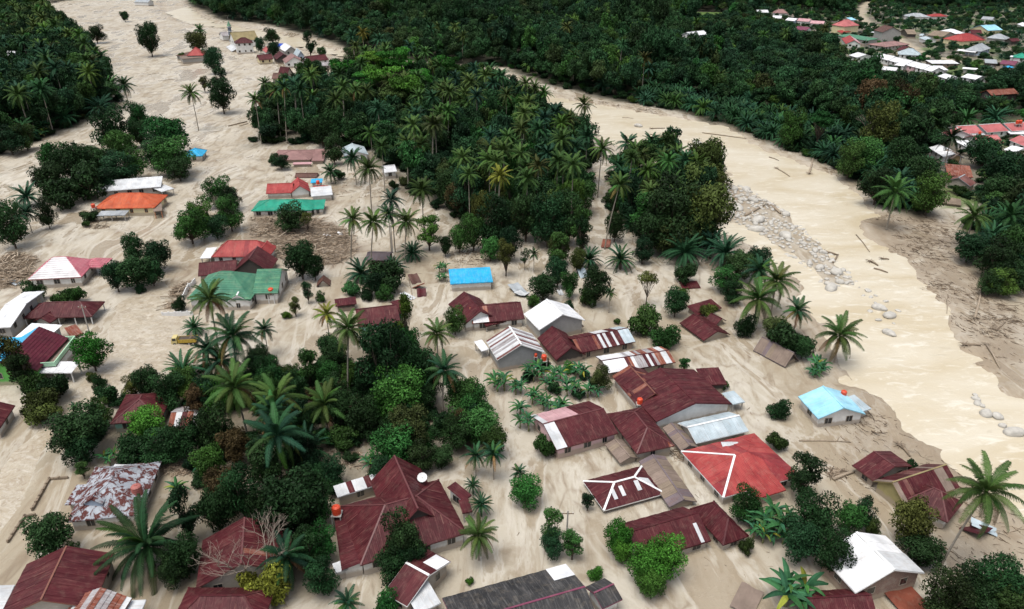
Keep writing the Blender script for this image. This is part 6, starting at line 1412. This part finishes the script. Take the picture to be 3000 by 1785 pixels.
tank('02',1000,650,2.6,.75,'faded red tank with white cap beside the patchy rusty house','tankred')
tank('10',450,1335,2.6,.55,'orange water tank behind the red-roofed house with blue scraps')
tank('31',545,1385,2.3,.5,'small red tank on the light blue roof side')
tank('c',1755,312,5.2,.65,'red water tank, left of a pair behind the red terrace')
tank('c',1798,308,5.2,.65,'red water tank, right of a pair behind the red terrace')
tank('c',1210,462,3.0,.5,'red water tank in front of the second terrace house')
def dish():
    p = TP('12', 1205, 515, 5.0); t = empty('satellite_dish', (p.x, p.y, 4.0)); tag(t, 'white satellite dish on the back of the biggest maroon villa', 'satellite dish')
    mb = MB(); n = 12
    mb.tube([(0, -.05, .55), (0, -.22, .85)], [.08, .75], n, cap=False); mb.tube([(0, -.05, .53), (0, -.25, .83)], [.1, .77], n, cap=False); mb.obj('reflector', PM['white'], t)
    q = MB(); q.tube([(0, 0, -4.5), (0, 0, .55)], [.05, .05], 6); q.obj('mast', PM['post'], t); q = MB(); q.tube([(0, -.1, .6), (0, -.75, 1.2)], [.02, .02], 5); q.obj('feed_arm', PM['post'], t)
dish()
def pole(t_, x, y, h, label):
    p = TP(t_, x, y); t = empty('utility_pole', (p.x, p.y, gz(p.x, p.y))); tag(t, label, 'utility pole')
    q = MB(); q.tube([(0, 0, -1), (.02, 0, h)], [.16, .10], 8); q.obj('shaft', PM['post'], t)
    q = MB(); q.box(-.9, .9, -.06, .06, h-.6, h-.48); ar = q.obj('crossarm', PM['wood'], t)
    for xx in (-.75, 0, .75):
        q = MB(); q.tube([(xx, 0, h-.48), (xx, 0, h-.28)], [.05, .04], 6); q.obj('insulator', PM['white'], ar)
pole('a', 1470, 275, 9, 'utility pole at the bend of the far dirt road'); pole('a', 1638, 362, 9, 'utility pole behind the unfinished two-storey house'); pole('b', 30, 505, 9, 'utility pole beside the small thatched roof')
pole('a', 612, 262, 9, 'utility pole above the pink row houses'); pole('a', 1388, 770, 9, 'utility pole in trees beside the lone white roof'); pole('f', 1182, 712, 7, 'dark leaning utility pole before the maroon pavilion'); pole('20', 640, 10, 12, 'pale pole in the far forest at the top')
pole('22', 398, 920, 4, 'short grey pole between two small leafy trees'); pole('11', 990, 345, 8, 'grey pole among the tall coconut trunks')
def minaret():
    p = TP('d', 432, 398); t = empty('minaret', (p.x, p.y, 0)); tag(t, 'slim blue-grey minaret with green cone beside the mosque', 'minaret')
    q = MB(); q.tube([(0, 0, -1), (0, 0, 4), (0, 0, 9.5)], [1.5, 1.35, 1.15], 8); q.obj('shaft', PM['slate'], t)
    for z in (4, 7): 
        q = MB(); q.tube([(0, 0, z), (0, 0, z+.3)], [1.6, 1.6], 8); q.obj('band', PM['white'], t)
    q = MB(); q.tube([(0, 0, 9.5), (0, 0, 9.8)], [1.9, 1.9], 8); q.obj('balcony', PM['slate'], t)
    q = MB(); q.tube([(0, 0, 9.8), (0, 0, 10.6)], [1.1, 1.1], 8); q.obj('lantern', PM['white'], t)
    q = MB(); q.tube([(0, 0, 10.6), (0, 0, 11.4), (0, 0, 14.2)], [1.7, 1.2, .12], 8); q.obj('cone', PM['green'], t)
    q = MB(); q.tube([(0, 0, 14.1), (0, 0, 17.5)], [.07, .04], 5); q.obj('finial', PM['post'], t)
minaret()
def fence(t_, pts, h, label, m_='white', th=.16, step=1.2, name='garden_wall', cat='wall', pr=True):
    W_ = [TP(t_, *q) for q in pts]; o_ = Vector((W_[0].x, W_[0].y, 0)); root = empty(name, o_); tag(root, label, cat)
    for a, b in zip(W_[:-1], W_[1:]):
        n = max(1, int((b-a).length/step))
        for i in range(n):
            p0 = a.lerp(b, i/n)-o_; p1 = a.lerp(b, (i+.93)/n)-o_
            q = MB(); q.bar(p0-Vector((0, 0, .6)), p1-Vector((0, 0, .6)), th, .6+h*(1+.06*((i*7) % 3-1)))
            q.obj('panel', PM[m_], root)
            if pr:
                q = MB(); q.box(-.13, .13, -.13, .13, -.8, h+.15, Matrix.Translation(p0)); q.obj('pillar', PM[m_], root)
fence('e', ((-20,1462),(520,1440)), .9, 'white paling wall along the street before the green villa')
fence('e', ((345,1180),(440,985),(470,985),(560,880)), 1.3, 'stepped white side wall of the green villa')
fence('02', ((60,1000),(180,815),(265,800)), .35, 'low broken foundation wall, lower of two by the street', 'mudwood', .3)
fence('02', ((235,765),(360,545),(500,535)), .35, 'low broken foundation wall, upper of two by the street', 'mudwood', .3)
fence('00', ((1150,588),(1295,574)), .15, 'thin row of fence stubs crossing the far mud flat', 'mudwood', .1, 3.0, 'fence', 'fence')

# people on the far road
def person_mesh():
    import bmesh
    J = [(0, 0, .92, .15), (0, 0, 1.2, .15), (0, 0, 1.42, .16), (0, 0, 1.52, .06), (0, .01, 1.64, .10), (0, .01, 1.74, .07),
         (.2, 0, 1.38, .06), (.26, .02, 1.1, .045), (.25, .1, .86, .035), (-.2, 0, 1.38, .06), (-.27, -.02, 1.1, .045), (-.26, .06, .86, .035),
         (.1, 0, .85, .09), (.11, .05, .48, .07), (.11, 0, .08, .045), (.11, .14, .04, .04), (-.1, 0, .85, .09), (-.11, -.08, .48, .07), (-.11, -.2, .1, .045), (-.11, -.07, .04, .04)]
    E = [(0, 1), (1, 2), (2, 3), (3, 4), (4, 5), (2, 6), (6, 7), (7, 8), (2, 9), (9, 10), (10, 11), (0, 12), (12, 13), (13, 14), (14, 15), (0, 16), (16, 17), (17, 18), (18, 19)]
    m = bpy.data.meshes.new('person'); m.from_pydata([j[:3] for j in J], E, []); o = bpy.data.objects.new('person', m); col.objects.link(o)
    md = o.modifiers.new('skin', 'SKIN'); 
    for i, j in enumerate(J): o.data.skin_vertices[0].data[i].radius = (j[3], j[3]); o.data.skin_vertices[0].data[i].use_root = (i == 0)
    o.modifiers.new('sub', 'SUBSURF').levels = 1
    dg = bpy.context.evaluated_depsgraph_get(); me = bpy.data.meshes.new_from_object(o.evaluated_get(dg)); bpy.data.objects.remove(o); me.materials.clear(); me.materials.append(PM['cloth']); return me
pm_ = person_mesh()
for i, (x, y) in enumerate(((970, 935), (1022, 945), (1056, 958), (1098, 962), (1142, 975), (1172, 985))):
    p = TP('b', x, y); o = link(bpy.data.objects.new('person', pm_)); o.location = (p.x, p.y, gz(p.x, p.y)); o.rotation_euler = (0, 0, i*1.1)
    tag(o, 'person in dark clothes standing on the far dirt road, %s from the left' % ['first', 'second', 'third', 'fourth', 'fifth', 'sixth'][i], 'person', 'people on the far dirt road')

# ------------------------------------------------------------------ labels that single out each surveyed plant
def size_of(R): return 'small' if R < 1.9 else 'large' if R > 4.6 else 'medium' if R > 3.0 else 'smallish'
ORD = ['leftmost', 'second from left', 'third from left', 'fourth from left', 'fifth from left', 'sixth from left', 'seventh from left', 'eighth from left', 'ninth from left', 'tenth from left']
by = {}
for (o, tone, kd, cat, x, y, R) in PEND:
    best = min(HOUSES, key=lambda h: (h[1]-x)**2+(h[2]-y)**2); d = math.hypot(best[1]-x, best[2]-y)
    lab = '%s %s %s %s the %s' % (size_of(R), tone, kd, 'beside' if d < 13 else 'near', best[0])
    if len(lab.split()) > 13: lab = lab.split(' ', 1)[1]
    if len(lab.split()) > 13: lab = lab.replace('low feathery palm', 'feathery palm').replace(tone+' ', '')
    by.setdefault(lab, []).append((proj(x, y, 0)[0], o, kd, cat, best[0]))
for lab, lst in by.items():
    lst.sort(key=lambda q: q[0])
    for i, (px, o, kd, cat, ref) in enumerate(lst):
        l = lab if len(lst) == 1 else '%s, %s' % (lab, 'rightmost' if i == len(lst)-1 else ORD[min(i, 9)])
        tag(o, l, cat, '%ss near the %s' % (kd, ref))
